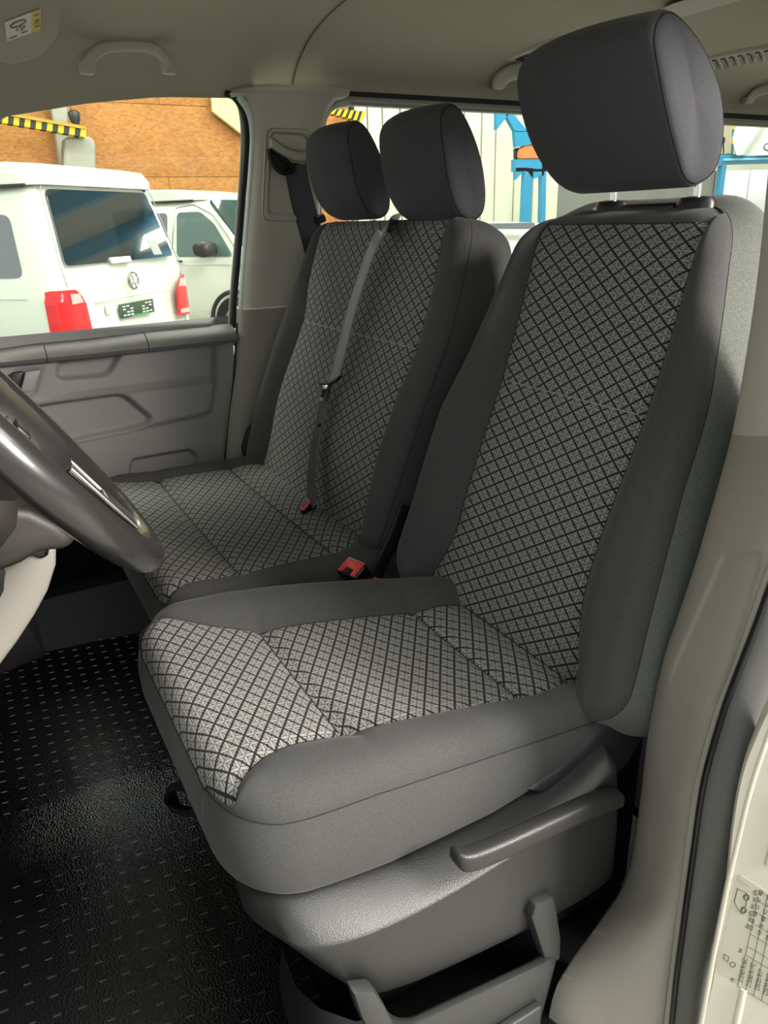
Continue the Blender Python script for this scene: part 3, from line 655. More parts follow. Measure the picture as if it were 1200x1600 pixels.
g2 = [(.812, -.18, .86), (.812, -3.1, .86), (.812, -3.1, 1.43), (.812, -.18, 1.43)]
wi2 = mesh('window_2', g2, [(0, 1, 2, 3)], WGLASS, None, False); tag(wi2, 'long side window of the rear cabin', kind='structure')
bw = thing('wall_back', 'tail end of the cabin around the rear window opening', None, (0, -3.2, 0), kind='structure')
box('tailgate', (-.82, -3.25, 0), (.82, -3.2, .85), PMID2, bw, .01); box('tail_header', (-.82, -3.25, 1.36), (.82, -3.2, 1.60), PGREY, bw, .01)
for x in (-.82, .70): box('tail_post', (x, -3.25, .8), (x + .12, -3.2, 1.45), PGREY, bw, .01)
wl = thing('wall_left', 'near side wall of the rear cabin behind the door pillar', None, (-.84, -1.6, 0), kind='structure')
box('lower_wall', (-.90, -3.2, 0), (-.84, .10, .86), PMID2, wl, .01)
box('light_block', (-.84, -1.2, 0), (-.79, .13, .80), DEEP, wl, .01)  # added dark box, stops light leaking in behind the seat
box('upper_rail', (-.86, -3.2, 1.40), (-.78, .06, 1.50), PGREY, wl, .01)

# ------------------------------------------------------------------ near door pillar
np_ = thing('trim_3', 'near door pillar with pale upper and taupe lower trim beside the driver seat', None, (-.80, .2, 0), kind='structure')
LE = [(1206, 200), (1197, 300), (1184, 430), (1165, 560), (1143, 680), (1110, 800), (1085, 885), (1060, 960), (1037, 1030), (1015, 1130), (1000, 1250), (988, 1340), (968, 1395), (930, 1450), (890, 1505), (865, 1555), (850, 1640), (845, 1720)]
RE = [(1330, 200), (1320, 300), (1300, 430), (1285, 560), (1260, 680), (1232, 800), (1200, 886), (1168, 975), (1145, 1040), (1118, 1110), (1089, 1216), (1072, 1330), (1065, 1390), (1058, 1440), (1050, 1505), (1044, 1555), (1034, 1640), (1026, 1720)]
PNEAR = mat('near_pillar_taupe', (154, 148, 139), .6, spec=.35, bump=('n', 800, .15, .0005))
def pillar(name, i0, i1, m, n=100):
    Ls = spline(LE, 300); Rs = spline(RE, 300); a, b = int(i0 * 299), int(i1 * 299); idx = np.linspace(a, b, n).astype(int); rings = []
    fe = round_poly([(1141, 861), (1190, 858), (1194, 872), (1128, 1080), (1118, 1096), (1054, 1066), (1056, 1052)], 6)
    uvp = []
    for i in idx:
        A = W(*Ls[i], x=-.745); B = W(*Rs[i], x=-.862); ring = [A + np.array([.03, -.09, 0]), A + np.array([.012, -.04, 0])]
        d = B - A; nrm = np.array([-.35, 1.0, 0]); nrm /= np.linalg.norm(nrm)
        for q in np.linspace(0, 1, 34):
            k = (1 - abs(2 * q - 1) ** 3.0); ring.append(A + d * q + nrm * .012 * k)
        ring += [B + np.array([-.003, .006, 0]), B + np.array([-.010, .004, 0]), B + np.array([-.012, -.012, 0])]
        rings.append(ring)
    R = np.array(rings); P = R.reshape(-1, 3); C_ = (P - CAM) @ M; 
    fe3 = np.array([W(u, v, x=-.805)[[0, 2]] for u, v in fe])
    # recess is laid out on the pillar face in (z, across)
    q = np.tile(np.linspace(-.05, 1.05, R.shape[1]), R.shape[0]); zz = P[:, 2]
    mid = [W(u, v, x=-.80) for u, v in fe]
    poly = []
    zr = R[:, 2 + 17, 2]; ordr = np.argsort(zr)
    for u, v in fe:
        # find q across at this height along the strip
        i = int(np.argmin([abs(np.interp(u, [Ls[k][0], Rs[k][0]], [Ls[k][1], Rs[k][1]]) - v) for k in idx])); k = idx[i]
        qq = (u - Ls[k][0]) / (Rs[k][0] - Ls[k][0]); poly.append((qq * .12, i / (n - 1) * (i1 - i0) * 1.2))
    cols = R.shape[1]; jj = np.tile(np.arange(cols), R.shape[0]); ii = np.repeat(np.arange(n), cols)
    P2 = np.stack([(jj - 2) / 33 * .12, ii / (n - 1) * (i1 - i0) * 1.2], 1)
    if name == 'pillar_trim_lower':
        nrm = np.array([-.5, .85, 0]); P = P - nrm * (.004 * sstep(sdf(P2, poly), .004))[:, None]
    return loft(name, list(P.reshape(R.shape)), m, np_, False, False, angle=60)
pillar('pillar_trim_upper', 0, 4.0 / 17, PGREY, 40)
pillar('pillar_trim_lower', 4.03 / 17, 1, PNEAR, 240)
# rubber door seal, then the painted body flange
S1 = [(1290, 640), (1262, 740), (1232, 830), (1203, 905), (1172, 990), (1145, 1060), (1124, 1118), (1096, 1220), (1079, 1335), (1070, 1400), (1062, 1460), (1054, 1520), (1046, 1600), (1036, 1700)]
S2 = [(1390, 700), (1340, 820), (1290, 930), (1240, 1020), (1210, 1085), (1180, 1150), (1158, 1210), (1144, 1285), (1134, 1380), (1128, 1430), (1120, 1480), (1110, 1540), (1096, 1600), (1076, 1700)]
def flange(name, A_, B_, xa, xb, bow, m, seg=14, push=0, n=80):
    a = spline(A_, n); b = spline(B_, n); rings = []
    for p, q in zip(a, b):
        P0 = W(*p, x=xa); P1 = W(*q, x=xb); nr = np.array([-.5, .85, 0]); ring = [P0 - nr * .02]
        for t in np.linspace(0, 1, seg): ring.append(P0 + (P1 - P0) * t + nr * bow * (1 - abs(2 * t - 1) ** 2.4))
        ring.append(P1 - nr * .02); rings.append(ring)
    return loft(name, rings, m, np_, False, False, angle=60)
flange('door_seal', S1, S2, -.872, -.905, .006, RUBG)
flange('seal_groove', [(u - 1, v - 1) for u, v in S1], [(u + 11, v + 3) for u, v in S1], -.872, -.878, .008, RUB, 6)
S3 = [(1560, 760), (1520, 900), (1480, 1020), (1440, 1120), (1410, 1200), (1380, 1260), (1360, 1310), (1345, 1370), (1335, 1440), (1330, 1480), (1325, 1530), (1315, 1600), (1300, 1680), (1290, 1780)]
FN = np.array([-.5, .85, 0]); FN /= np.linalg.norm(FN); FP = W(1150, 1450, x=-.935)
def fl_pt(u, v):
    r = ray(u, v); return CAM + ((FP - CAM) @ FN) / (r @ FN) * r
Sa = spline(S2, 80); Sb = spline(S3, 80)
bodyp = loft('body_flange', [[fl_pt(*a) - FN * .03, fl_pt(a[0] - 1, a[1]) - FN * .004, fl_pt(a[0] + 3, a[1] + 1)] + [fl_pt(*(a + (b - a) * t)) for t in np.linspace(.03, 1, 8)] for a, b in zip(Sa, Sb)], PAINT2, np_, False, False, angle=50)
# raised swage on the flange
tube('flange_swage', spline([fl_pt(u, v) - FN * .002 for u, v in ((1216, 1105), (1176, 1222), (1154, 1310), (1140, 1370), (1126, 1440), (1114, 1500), (1092, 1620))], 30), .0035, PAINT2, np_, 8, False)
tube('flange_swage', spline([fl_pt(u, v) - FN * .002 for u, v in ((1230, 1240), (1206, 1330), (1200, 1352))], 30), .005, PAINT2, np_, 8, False)
tube('flange_swage', spline([fl_pt(u, v) - FN * .002 for u, v in ((1162, 1545), (1150, 1600), (1140, 1650))], 30), .005, PAINT2, np_, 8, False)

# ------------------------------------------------------------------ steering wheel
WC = np.array([-.475, .850, .925]); tilt = .604
Wx = np.array([1., 0, 0]); Wu = np.array([0, math.sin(tilt), math.cos(tilt)]); Wn = np.array([0, -math.cos(tilt), math.sin(tilt)])   # Wn faces the driver
def wp(a, b, c=0): return WC + Wx * a + Wu * b + Wn * c
sw = thing('steering_wheel', 'black leather steering wheel with flat spokes at the left edge', 'steering wheel', tuple(WC))
a = np.linspace(0, 2 * np.pi, 120, endpoint=False)
rim = np.array([wp(.188 * math.cos(t), .188 * math.sin(t) * (1 if math.sin(t) > -.9 else .985)) for t in a])
rr_ = .0180 + .0010 * np.cos(2 * a)
tube('rim', rim, rr_, LEATH, sw, 18, True)
def wplate(name, pts, c0, c1, m, parent=sw, bevel=.004): return prism(name, [wp(x, y, c0) for x, y in pts], Wn * (c1 - c0), m, parent, bevel, seg=3)
rings = []
for c_, r in ((-.075, .060), (-.03, .075), (.0, .082), (.012, .078), (.020, .060), (.023, .02)):
    rings.append([wp(r * math.cos(t) * 1.05, r * math.sin(t) * .88, c_) for t in np.linspace(0, 2 * np.pi, 40, endpoint=False)])
loft('hub', rings, PDARK, sw, True, True)
for sg in (-1, 1):
    pts = [(.06, .030), (.12, .035), (.178, .040), (.182, -.010), (.14, -.030), (.06, -.035)]
    wplate('spoke', [(sg * x, y) for x, y in pts], -.012, .008, GLOSS)
    wplate('spoke_trim', [(sg * x, y) for x, y in [(.085, .022), (.14, .026), (.165, .022), (.162, .0), (.13, -.012), (.085, -.014)]], .008, .012, mat('spoke_silver', (165, 168, 160), .25, metal=.9))
    bt = wplate('spoke_button', [(sg * x, y) for x, y in [(.09, .016), (.135, .019), (.135, .004), (.09, .003)]], .012, .016, PBLK, sw, .002)
wplate('lower_spoke', [(-.045, -.05), (.045, -.05), (.032, -.125), (.030, -.176), (-.030, -.176), (-.032, -.125)], -.012, .006, GLOSS)
lt = wplate('lower_spoke_trim', [(-.034, -.065), (-.024, -.065), (-.018, -.12), (.018, -.12), (.024, -.065), (.034, -.065), (.026, -.165), (-.026, -.165)], .006, .011, SATIN, sw, .002)
# column shroud
col = thing('column_shroud', 'dark taupe plastic shroud under the steering wheel', 'steering column', tuple(wp(0, 0, -.15)))
rings = []
for c_, wx, hu, off in ((-.045, .05, .048, -.008), (-.07, .066, .062, -.014), (-.14, .072, .070, -.02), (-.30, .075, .075, -.02)):
    rings.append([wp(wx * math.copysign(abs(math.cos(t)) ** .7, math.cos(t)), off + hu * math.copysign(abs(math.sin(t)) ** .7, math.sin(t)), c_) for t in np.linspace(0, 2 * np.pi, 40, endpoint=False)])
loft('shroud', rings, mat('shroud_taupe', (48, 45, 41), .5), col, True, True)
prism('lower_shroud', [W(u, v, x=-.47) for u, v in ((-80, 780), (50, 795), (95, 818), (128, 848), (100, 862), (62, 866), (34, 884), (0, 897), (-80, 900))], (.12, 0, 0), mat('shroud_brown', (50, 47, 43), .5, bump=('n', 600, .2, .0006)), col, .014, seg=4)
# dashboard: lower console side in pale grey, dark vent opening, dark body
da = thing('dashboard', 'pale grey lower dashboard flank below the steering column', 'dashboard', (-.1, 1.0, .4))
cs = [W(u, v, x=-.22) for u, v in ((12, 893), (50, 862), (92, 845), (91, 884), (78, 925), (58, 962), (30, 1005), (-5, 1052), (-60, 1130), (-80, 900))]
prism('console_flank', cs, (.10, .02, -.0), mat('console_grey', (146, 142, 134), .55, bump=('n', 500, .2, .0006)), da, .012, seg=3)
prism('console_vent', [W(u, v, x=-.226) for u, v in ((40, 866), (52, 853), (78, 850), (77, 868), (66, 875))], (.012, 0, 0), GLOSS, da, .004)
prism('dark_knee_pad', [W(u, v, x=-.225) for u, v in ((-60, 880), (10, 890), (8, 925), (-10, 960), (-60, 980))], (.08, 0, 0), PDARK, da, .008)
box('dash_body', (-.20, 1.02, .30), (.74, 1.5, .86), PBLK, da, .03)
box('dash_body', (-.80, 1.16, .45), (-.20, 1.6, .86), PBLK, da, .03)
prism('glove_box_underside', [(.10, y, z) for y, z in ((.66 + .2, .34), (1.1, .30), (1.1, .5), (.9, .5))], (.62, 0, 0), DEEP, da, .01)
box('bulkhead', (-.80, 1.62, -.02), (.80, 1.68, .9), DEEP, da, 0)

# ------------------------------------------------------------------ headliner fittings
def ceil_z(x, y): return win_top(y) + (1.575 - np.clip((y - .75) / .8, 0, 1) * .10 - win_top(y)) * max(0, 1 - abs(x / .8) ** 4.5) ** .6
def CH(u, v, drop=0):
    r = ray(u, v)
    for t in np.linspace(.5, 4, 1800):
        p = CAM + t * r
        if abs(p[0]) < .8 and p[2] > ceil_z(p[0], p[1]) - drop: return p
        if p[0] > .8: return p
    return p
def grab(lab, px, x, group=None, r=.0115):
    P = [(W(u, v, x=x) if x else CH(u, v, .022)) for u, v in px]; h = thing('grab_handle', lab, 'grab handle', tuple(P[0]), group)
    tube('grip', spline(P, 40), np.interp(np.linspace(0, 1, 40), [0, .08, .2, .5, .8, .92, 1], [.014, .0155, .0125, .0115, .0125, .0155, .014]) * r / .0115, PHG, h, 12, False, ((1, 0, .3), .75))
    for q in (P[0], P[-1]): box('handle_foot', q - np.array([.004, .016, .012]), q + np.array([.02, .016, .012]), PHG, h, .004)
    return h
PHG = mat('handle_grey', (186, 183, 168), .55, spec=.35)
grab('curved grey grab handle above the passenger door window', ((136, 106), (140, 93), (156, 78), (178, 72.5), (222, 72.5), (245, 79), (260, 94), (265, 106)), .712)
grab('grey grab handle on the headliner left of the nearest headrest', ((781, 131), (786, 121), (803, 112), (830, 108), (860, 108), (880, 115), (890, 130)), None, r=.021)
grab('grey grab handle at the right photo edge over the rear window', ((1172, 156), (1180, 146), (1198, 140), (1230, 138), (1250, 144), (1260, 158)), None, r=.016)
def lamp(lab, px, z):
    P = [CH(u, v, .006) for u, v in px]; o = thing('ceiling_vent', lab, 'ceiling vent', tuple(P[0]))
    prism('bezel', P, (0, 0, .03), PHG, o, .006)
    c = sum(P) / len(P); Q = [c + (p - c) * .8 - np.array([0, 0, .001]) for p in P]
    a_, b_, c_, d_ = Q
    for k in range(12):
        f0 = k / 12 + .01; f1 = k / 12 + .045
        prism('louvre', [a_ + (b_ - a_) * f0, a_ + (b_ - a_) * f1, d_ + (c_ - d_) * f1, d_ + (c_ - d_) * f0], (0, 0, -.003), PBLK, o)
    return o
lamp('slatted roof vent left of the nearest headrest', ((790, 95), (880, 58), (930, 62), (848, 106)), 1.535)
lamp('slatted roof vent right of the nearest headrest', ((1090, 96), (1300, 58), (1300, 76), (1100, 112)), 1.53)
rd = loft('roof_duct', [[CH(a, b), CH(a, b, .02), CH(c_, d_, .02), CH(c_, d_)] for a, b, c_, d_ in ((1036, 12, 1060, 28), (1050, 6, 1068, 26), (1085, -4, 1115, 13), (1160, -25, 1200, -12), (1260, -55, 1300, -40))], PGREY, ce, False, False)
# sun visor with its sticker
def VP(u, v, dz=0):
    r = ray(u, v); n = np.array([.34, 0, 1.]); p0 = np.array([.70, .6, 1.435 - dz]); return CAM + ((p0 - CAM) @ n) / (r @ n) * r
vis = thing('sun_visor', 'grey sun visor folded against the roof in the upper left corner', 'sun visor', tuple(VP(40, 40)))
vp = round_poly([VP(u, v) for u, v in ((-120, -120), (112, -120), (103, 0), (92, 60), (62, 92), (20, 104), (-10, 96), (-120, 40))], .05, 6)
prism('visor_board', vp, (.005, 0, .016), mat('visor_cloth', (158, 155, 140), .9), vis, .007, seg=3)
lb = [VP(u, v, .0015) for u, v in ((7, 35), (64, 13), (63, 47), (11, 65))]
stk = mesh('sticker', lb, [(0, 1, 2, 3)], mat('sticker_white', (205, 203, 190), .5), vis, False); tag(stk, 'white airbag warning sticker with a yellow end')
up_ = np.array([0, 0, -.0006])
yl = [lb[0] + (lb[1] - lb[0]) * .74 + up_, lb[1] + up_, lb[2] + up_, lb[3] + (lb[2] - lb[3]) * .74 + up_]
mesh('yellow_field', yl, [(0, 1, 2, 3)], mat('sticker_yellow', (196, 172, 80), .5), stk, False)
GI = mat('grey_ink', (120, 118, 110), .6)
def onlab(f, g): return lb[0] + (lb[1] - lb[0]) * f + (lb[3] - lb[0]) * g + up_ * 1.5
tube('print_oval', [onlab(.36 + .22 * math.cos(t), .30 + .12 * math.sin(t)) for t in np.linspace(0, 2 * np.pi, 24, endpoint=False)], .0011, GI, stk, 4, True)
for f0, g0, f1 in ((.08, .85, .30), (.42, .80, .60), (.80, .18, .94), (.80, .75, .94)):
    prism('print_line', [onlab(f0, g0), onlab(f1, g0), onlab(f1, g0 + .06), onlab(f0, g0 + .06)], (0, 0, -.0002), GI, stk)
for f0, g0 in ((.28, .52), (.38, .46), (.48, .52), (.42, .6)):
    prism('print_line', [onlab(f0, g0), onlab(f0 + .07, g0 - .02), onlab(f0 + .06, g0 + .10), onlab(f0, g0 + .12)], (0, 0, -.0002), GI, stk)
prism('print_line', [onlab(.81, .45), onlab(.93, .42), onlab(.93, .64), onlab(.81, .66)], (0, 0, -.0002), mat('ochre_ink', (150, 125, 50), .6), stk)

# ------------------------------------------------------------------ belts and buckles on the bench
def onpad(pd, u, v, lift):
    """point on the bench back plane lifted off the cloth"""
    r = ray(u, v); t = ((pd.O + pd.N * (.03 + lift) - CAM) @ pd.N) / (r @ pd.N); return CAM + t * r
mb_ = thing('seat_belt', 'grey belt webbing hanging down the middle of the bench backrest', 'seat belt', tuple(onpad(bb, 600, 360, 0)))
path = [W(622, 345, y=-.06)] + [onpad(bb, u, v, l) for u, v, l in ((600, 356, .012), (583, 385, .012), (566, 432, .010), (548, 490, .010), (534, 545, .010), (519, 600, .012))]
ribbon('webbing', path, NB, (.042, .050), .0016, BELT, mb_, 60)
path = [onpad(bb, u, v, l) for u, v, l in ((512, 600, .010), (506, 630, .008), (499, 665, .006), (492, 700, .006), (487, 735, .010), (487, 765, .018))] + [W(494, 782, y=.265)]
ribbon('webbing_lower', path, NB, (.044, .044), .0016, mat('belt_shaded', (70, 72, 73), .4, bump=('n', 1200, .3, .0006)), mb_, 50)  # same webbing lower down, shade put into a darker colour
tp = [onpad(bb, u, v, .016) for u, v in ((497, 598), (503, 603), (515, 603), (528, 597), (536, 587), (529, 590), (520, 597), (510, 598))]
prism('tongue_grip', tp, NB * .008, PBLK, mb_, .002)
tg = [onpad(bb, u, v, .020) for u, v in ((504, 602), (514, 602), (512, 606), (505, 627), (497, 627), (500, 612))]
tgo = prism('tongue', tg, NB * .003, CHROME, mb_, .001)
prism('tongue_slot', [onpad(bb, u, v, .0235) for u, v in ((504, 608), (509, 608), (505, 621), (501, 621))], NB * .0006, DEEP, tgo)
b_ = onpad(bb, 498, 664, .010); box('stop_button', b_ - .0045, b_ + .0045, PBLK, mb_, .003)
def buckle(lab, pts, x, lo, th=.024, mirror=1):
    P = [W(u, v, x=x) for u, v in pts]; o = thing('belt_buckle', lab, 'belt buckle', tuple(P[0] - np.array([0, 0, .06])), 'belt buckles between the seats')
    # pts: red face outline: four corners of the face
    prism('housing', [P[0] + (P[0] - P[2]) * .08, P[1] + (P[1] - P[3]) * .06, P[1] + np.array([0, -.004, -lo]), P[0] + np.array([0, .004, -lo])], (-th * .1, 0, 0), DEEP, o, .0)
    return o, P
def buckle_box(lab, c, d_w, d_u, d_n, w_, h_, L_, grp=True):
    """c face centre, d_w width dir, d_u face height dir, d_n out of the face; body goes back along -d_n"""
    c, d_w, d_u, d_n = map(np.asarray, (c, d_w, d_u, d_n)); o = thing('belt_buckle', lab, 'belt buckle', tuple(c - d_n * L_))
    def rect(a, b, k): return [c + d_w * sx * a + d_u * sy * b + d_n * k for sx, sy in ((-1, -1), (1, -1), (1, 1), (-1, 1))]
    prism('housing', rect(w_ / 2, h_ / 2, -L_), d_n * L_, GLOSS, o, .005, seg=3)
    R_ = lambda x0, x1, y0, y1, k: [c + d_w * x + d_u * y + d_n * k for x, y in ((x0, y0), (x1, y0), (x1, y1), (x0, y1))]
    hw, hh = w_ / 2 * .86, h_ / 2 * .84
    rb = prism('release_button', [c + d_w * x + d_u * y + d_n * -.001 for x, y in ((-hw, -hh), (hw, -hh), (hw, hh), (hw * .55, hh), (hw * .45, hh * .2), (-hw * .45, hh * .2), (-hw * .55, hh), (-hw, hh))], d_n * .004, RED, o, .001)
    prism('button_edge', R_(-hw, hw, -hh * 1.12, -hh, .0), d_n * .003, CHROME, rb)
    return o
def unit(v): v = np.asarray(v, float); return v / np.linalg.norm(v)
dn = unit((-.10, .45, .85)); dw = unit((.9, .25, 0)); dw = unit(dw - dn * (dw @ dn)); du = np.cross(dn, dw)
c1 = W(549, 887, x=-.10)
buckle_box('black belt buckle with large red button beside the bench cushion', c1, dw, du, dn, .056, .040, .10)
c2 = W(587, 910, x=-.13)
buckle_box('small red topped buckle half hidden behind the driver cushion', c2, dw, du, dn, .030, .018, .08)
c3 = W(479, 789, z=.488)
d3 = unit((-.35, .40, .85)); w3 = unit(np.array([.35, -.9, .1])); w3 = unit(w3 - d3 * (w3 @ d3)); u3 = np.cross(d3, w3)
buckle_box('flat red buckle tucked into the crease of the bench', c3, w3, u3, d3, .040, .013, .04)
ph = thing('belt_stalk', 'thin dark strap end standing between the two seats', 'belt strap', tuple(W(600, 900, x=-.10)))
ribbon('webbing', [W(634, 790, x=-.10), W(620, 830, x=-.10), W(602, 868, x=-.10), W(588, 900, x=-.10)], (-1, .2, 0), .026, .0016, RUB, ph, 20)
mt_ = prism('anchor_plate', [W(u, v, x=-.13) for u, v in ((625, 912), (650, 905), (652, 912), (640, 922), (622, 922))], (.003, 0, 0), SATIN, ph)
tie = tube('cable_tie', [W(1108, 698, x=-.66), W(1122, 695, x=-.675), W(1136, 693, x=-.69), W(1143, 689, x=-.70)], .0016, PHG, seat, 6)

# ------------------------------------------------------------------ the hall outside
GZ = -.50
CONC = mat('hall_floor_concrete', (150, 148, 140), .5, noise=(2, .1))
hf = box('floor', (-12, -26, GZ - .1), (16, 12, GZ), CONC, None, 0); tag(hf, 'pale concrete floor of the hall outside', kind='structure')
OSB = bpy.data.materials.new('strand_board'); OSB.use_nodes = True
_n = OSB.node_tree.nodes; _l = OSB.node_tree.links; _b = _n['Principled BSDF']; _b.inputs['Roughness'].default_value = .75
_tc = _n.new('ShaderNodeTexCoord'); _mp = _n.new('ShaderNodeMapping'); _mp.inputs['Scale'].default_value = (1, 10, 22); _vo = _n.new('ShaderNodeTexVoronoi'); _vo.inputs['Scale'].default_value = 1.6
_nz = _n.new('ShaderNodeTexNoise'); _nz.inputs['Scale'].default_value = .9; _l.new(_tc.outputs['Object'], _nz.inputs['Vector'])
_l.new(_tc.outputs['Object'], _mp.inputs[0]); _l.new(_mp.outputs[0], _vo.inputs['Vector'])
_r = _n.new('ShaderNodeValToRGB'); _r.color_ramp.elements[0].color = (*srgb((170, 108, 46)), 1); _r.color_ramp.elements[1].color = (*srgb((206, 146, 80)), 1)
_l.new(_vo.outputs['Color'], _r.inputs[0]); _m = _n.new('ShaderNodeMix'); _m.data_type = 'RGBA'; _m.blend_type = 'MULTIPLY'; _m.inputs[0].default_value = .35
_l.new(_r.outputs[0], _m.inputs[6]); _l.new(_nz.outputs[0], _m.inputs[7]); _l.new(_m.outputs[2], _b.inputs['Base Color'])
CREAM = mat('cream_panel', (222, 222, 196), .7, noise=(1.5, .05)); BLUE = mat('steel_blue', (40, 140, 180), .45); YEL = mat('hazard_yellow', (245, 205, 20), .5); HBLK = mat('hazard_black', (35, 35, 35), .5)
GREY = mat('concrete_grey', (160, 158, 145), .8, noise=(6, .08))
WX = 14.5
osb = thing('wall_far', 'orange brown strand board wall behind the parked vans', None, (WX, -4, 0), kind='structure')
yb = W(552, 200, x=WX)[1]
zs_ = [GZ, .75, 2.0, 3.25, 4.5, 5.6]
for k in range(5):
    y1 = 8.0
    j = 0
    while y1 > yb + .01:
        y0 = max(yb, y1 - 3.2 + (1.6 if j == 0 and k % 2 else 0)); box('board', (WX, y0 + .004, zs_[k] + .004), (WX + .03, y1 - .004, zs_[k + 1] - .004), OSB, osb, .003); y1 = y0; j += 1
box('backing', (WX + .03, yb, GZ), (WX + .06, 8, 5.6), mat('board_shadow', (110, 70, 30), .9), osb, 0)
cw = thing('wall_far', 'cream ribbed wall panels seen through the rear side window', None, (WX, -14, 0), kind='structure')
us = [556, 577, 600, 627, 655, 690, 725, 752, 774, 804, 822, 834, 850, 875]
for a, b in zip(us[:-1], us[1:]):
    ya, yb2 = W(a, 260, x=WX)[1], W(b, 260, x=WX)[1]
    box('panel', (WX, yb2 + .02, GZ), (WX + .06, ya - .02, 5.6), CREAM, cw, .015)
box('panel', (WX + .06, -26, GZ), (WX + .10, yb, 5.6), mat('joint_grey', (120, 120, 110), .8), cw, 0)
yq = W(875, 260, x=WX)[1]
box('panel', (WX, -26, 2.6), (WX + .06, yq - .02, 5.6), mat('tan_panel', (190, 178, 150), .8), cw, .01)
SHUT = mat('white_gate', (245, 245, 240), .5)
y_ = W(1118, 280, x=WX)[1]; yg = y_
sh_ = thing('door_2', 'bright white hall gate at the right', None, (WX, -19, GZ), kind='structure')
k = 0
while y_ > -25.5: box('gate_leaf', (WX - .05, y_ - 1.45, GZ), (WX, y_, W(1150, 262, x=WX)[2]), SHUT, sh_, .02); y_ -= 1.5; k += 1
def flat(name, px, x, th, m, parent, bevel=0): return prism(name, [W(u, v, x=x) for u, v in px], (th, 0, 0), m, parent, bevel, seg=1)
col_ = thing('hall_column', 'grey concrete column with a square block beside the hazard beam', 'column', tuple(W(92, 330, x=14.2)))
flat('shaft', ((76, 140), (107, 140), (107, 262), (96, 262)), 14.1, .3, GREY, col_, .03)
flat('block', ((100, 215), (141, 213), (149, 222), (151, 330), (100, 330)), 13.6, .4, GREY, col_, .03)
flat('panel', ((330, 130), (420, 130), (400, 220), (378, 210), (332, 174)), 14.3, .1, mat('pale_green_panel', (208, 208, 150), .7), thing('wall_board', 'pale yellow green board hung high on the strand board wall', 'wall board', tuple(W(350, 160, x=14.3))), .01)
hz = thing('hazard_beam', 'yellow and black striped beam across the upper left of the wall', 'beam', tuple(W(60, 200, x=13.4)))
def hazard(o, A, B, n, x, th, slant, w_=.5):
    """A,B: (u,v top, v bottom) ends"""
    for i in range(n):
        f0, f1 = i / n, (i + 1) / n; L_ = lambda f, k: A[k] + (B[k] - A[k]) * f
        q = [(L_(f0, 0) + slant, L_(f0, 1)), (L_(f1, 0) + slant, L_(f1, 1)), (L_(f1, 0), L_(f1, 2)), (L_(f0, 0), L_(f0, 2))]
        flat('stripe', q, x, th, YEL if i % 2 else HBLK, o)
hazard(hz, (-40, 171, 184), (134, 202, 214), 20, 13.4, .25, 1)
flat('beam_cap', ((-40, 167), (134, 197), (134, 202), (-40, 171)), 13.35, .3, mat('beam_ochre', (170, 140, 40), .6), hz)
lmp = thing('wall_lamp', 'small dark round lamp above the end of the hazard beam', 'lamp', tuple(W(117, 196, x=13.5)))
tube('lamp_body', [W(114, 172, x=13.5), W(115, 176, x=13.5), W(117, 186, x=13.5), W(119, 196, x=13.5)], [.05, .10, .09, .05], PDARK, lmp, 12)
hz2 = thing('hazard_beam', 'short yellow striped beam behind the left bench headrest', 'beam', tuple(W(530, 180, x=13.4)))
hazard(hz2, (512, 170, 176), (566, 174, 190), 12, 13.4, .2, 5)
pst = flat('hall_post', ((549, 165), (554, 165), (551, 520), (546, 520)), 14.2, .15, PDARK, None, .01); tag(pst, 'thin dark post at the edge of the strand board wall', 'post')
# blue steel rack
rk = thing('steel_rack', 'blue steel pallet rack between the bench headrest and driver headrest', 'rack', tuple(W(820, 340, x=13.2)))
xr = 13.2
flat('gusset', ((776, 176), (797, 176), (776, 203)), xr, .1, BLUE, rk)
flat('brace', ((790, 178), (802, 178), (826, 206), (806, 206)), xr, .12, BLUE, rk)
flat('gusset', ((804, 205), (850, 205), (850, 222), (806, 230)), xr, .1, BLUE, rk)
flat('shelf_beam', ((805, 249), (870, 249), (870, 268), (805, 268)), xr, .15, BLUE, rk)
flat('brace', ((806, 262), (824, 262), (806, 281)), xr, .1, BLUE, rk)
flat('brace', ((822, 264), (850, 264), (850, 274), (833, 280)), xr, .1, BLUE, rk)
flat('post', ((820, 262), (834, 262), (826, 430), (812, 430)), xr, .12, BLUE, rk, .01)
flat('post', ((848, 170), (856, 170), (850, 500), (842, 500)), xr, .12, BLUE, rk, .01)
cr = flat('crate', ((812, 235), (820, 225), (860, 225), (860, 249), (812, 249)), xr + .02, .12, mat('crate_orange', (225, 130, 70), .6), None, .03); tag(cr, 'orange box lying on the blue rack shelf', 'crate')
cr2 = flat('crate', ((806, 232), (814, 230), (816, 249), (806, 249)), xr + .16, .1, PDARK, None, .01); tag(cr2, 'small dark box at the left end of the blue rack shelf', 'crate')
rk2 = thing('steel_rack', 'blue steel gantry beam at the right edge of the photo', 'rack', tuple(W(1130, 300, x=13.0)))
flat('gantry_beam', ((1090, 243), (1300, 238), (1300, 252), (1090, 258)), 13.0, .2, BLUE, rk2, .01)
flat('beam_lip', ((1132, 248), (1300, 243), (1300, 246), (1132, 251)), 12.95, .1, mat('pale_blue', (150, 215, 225), .4), rk2)
flat('post', ((1129, 258), (1136, 258), (1116, 420), (1108, 420)), 13.0, .15, BLUE, rk2, .01)
flat('lintel', ((1090, 259), (1300, 253), (1300, 262), (1090, 267)), 13.6, .2, CREAM, rk2)
pol = thing('marker_pole', 'thin pole banded yellow and blue left of the banner', 'pole', tuple(W(1141, 244, x=12.9)))
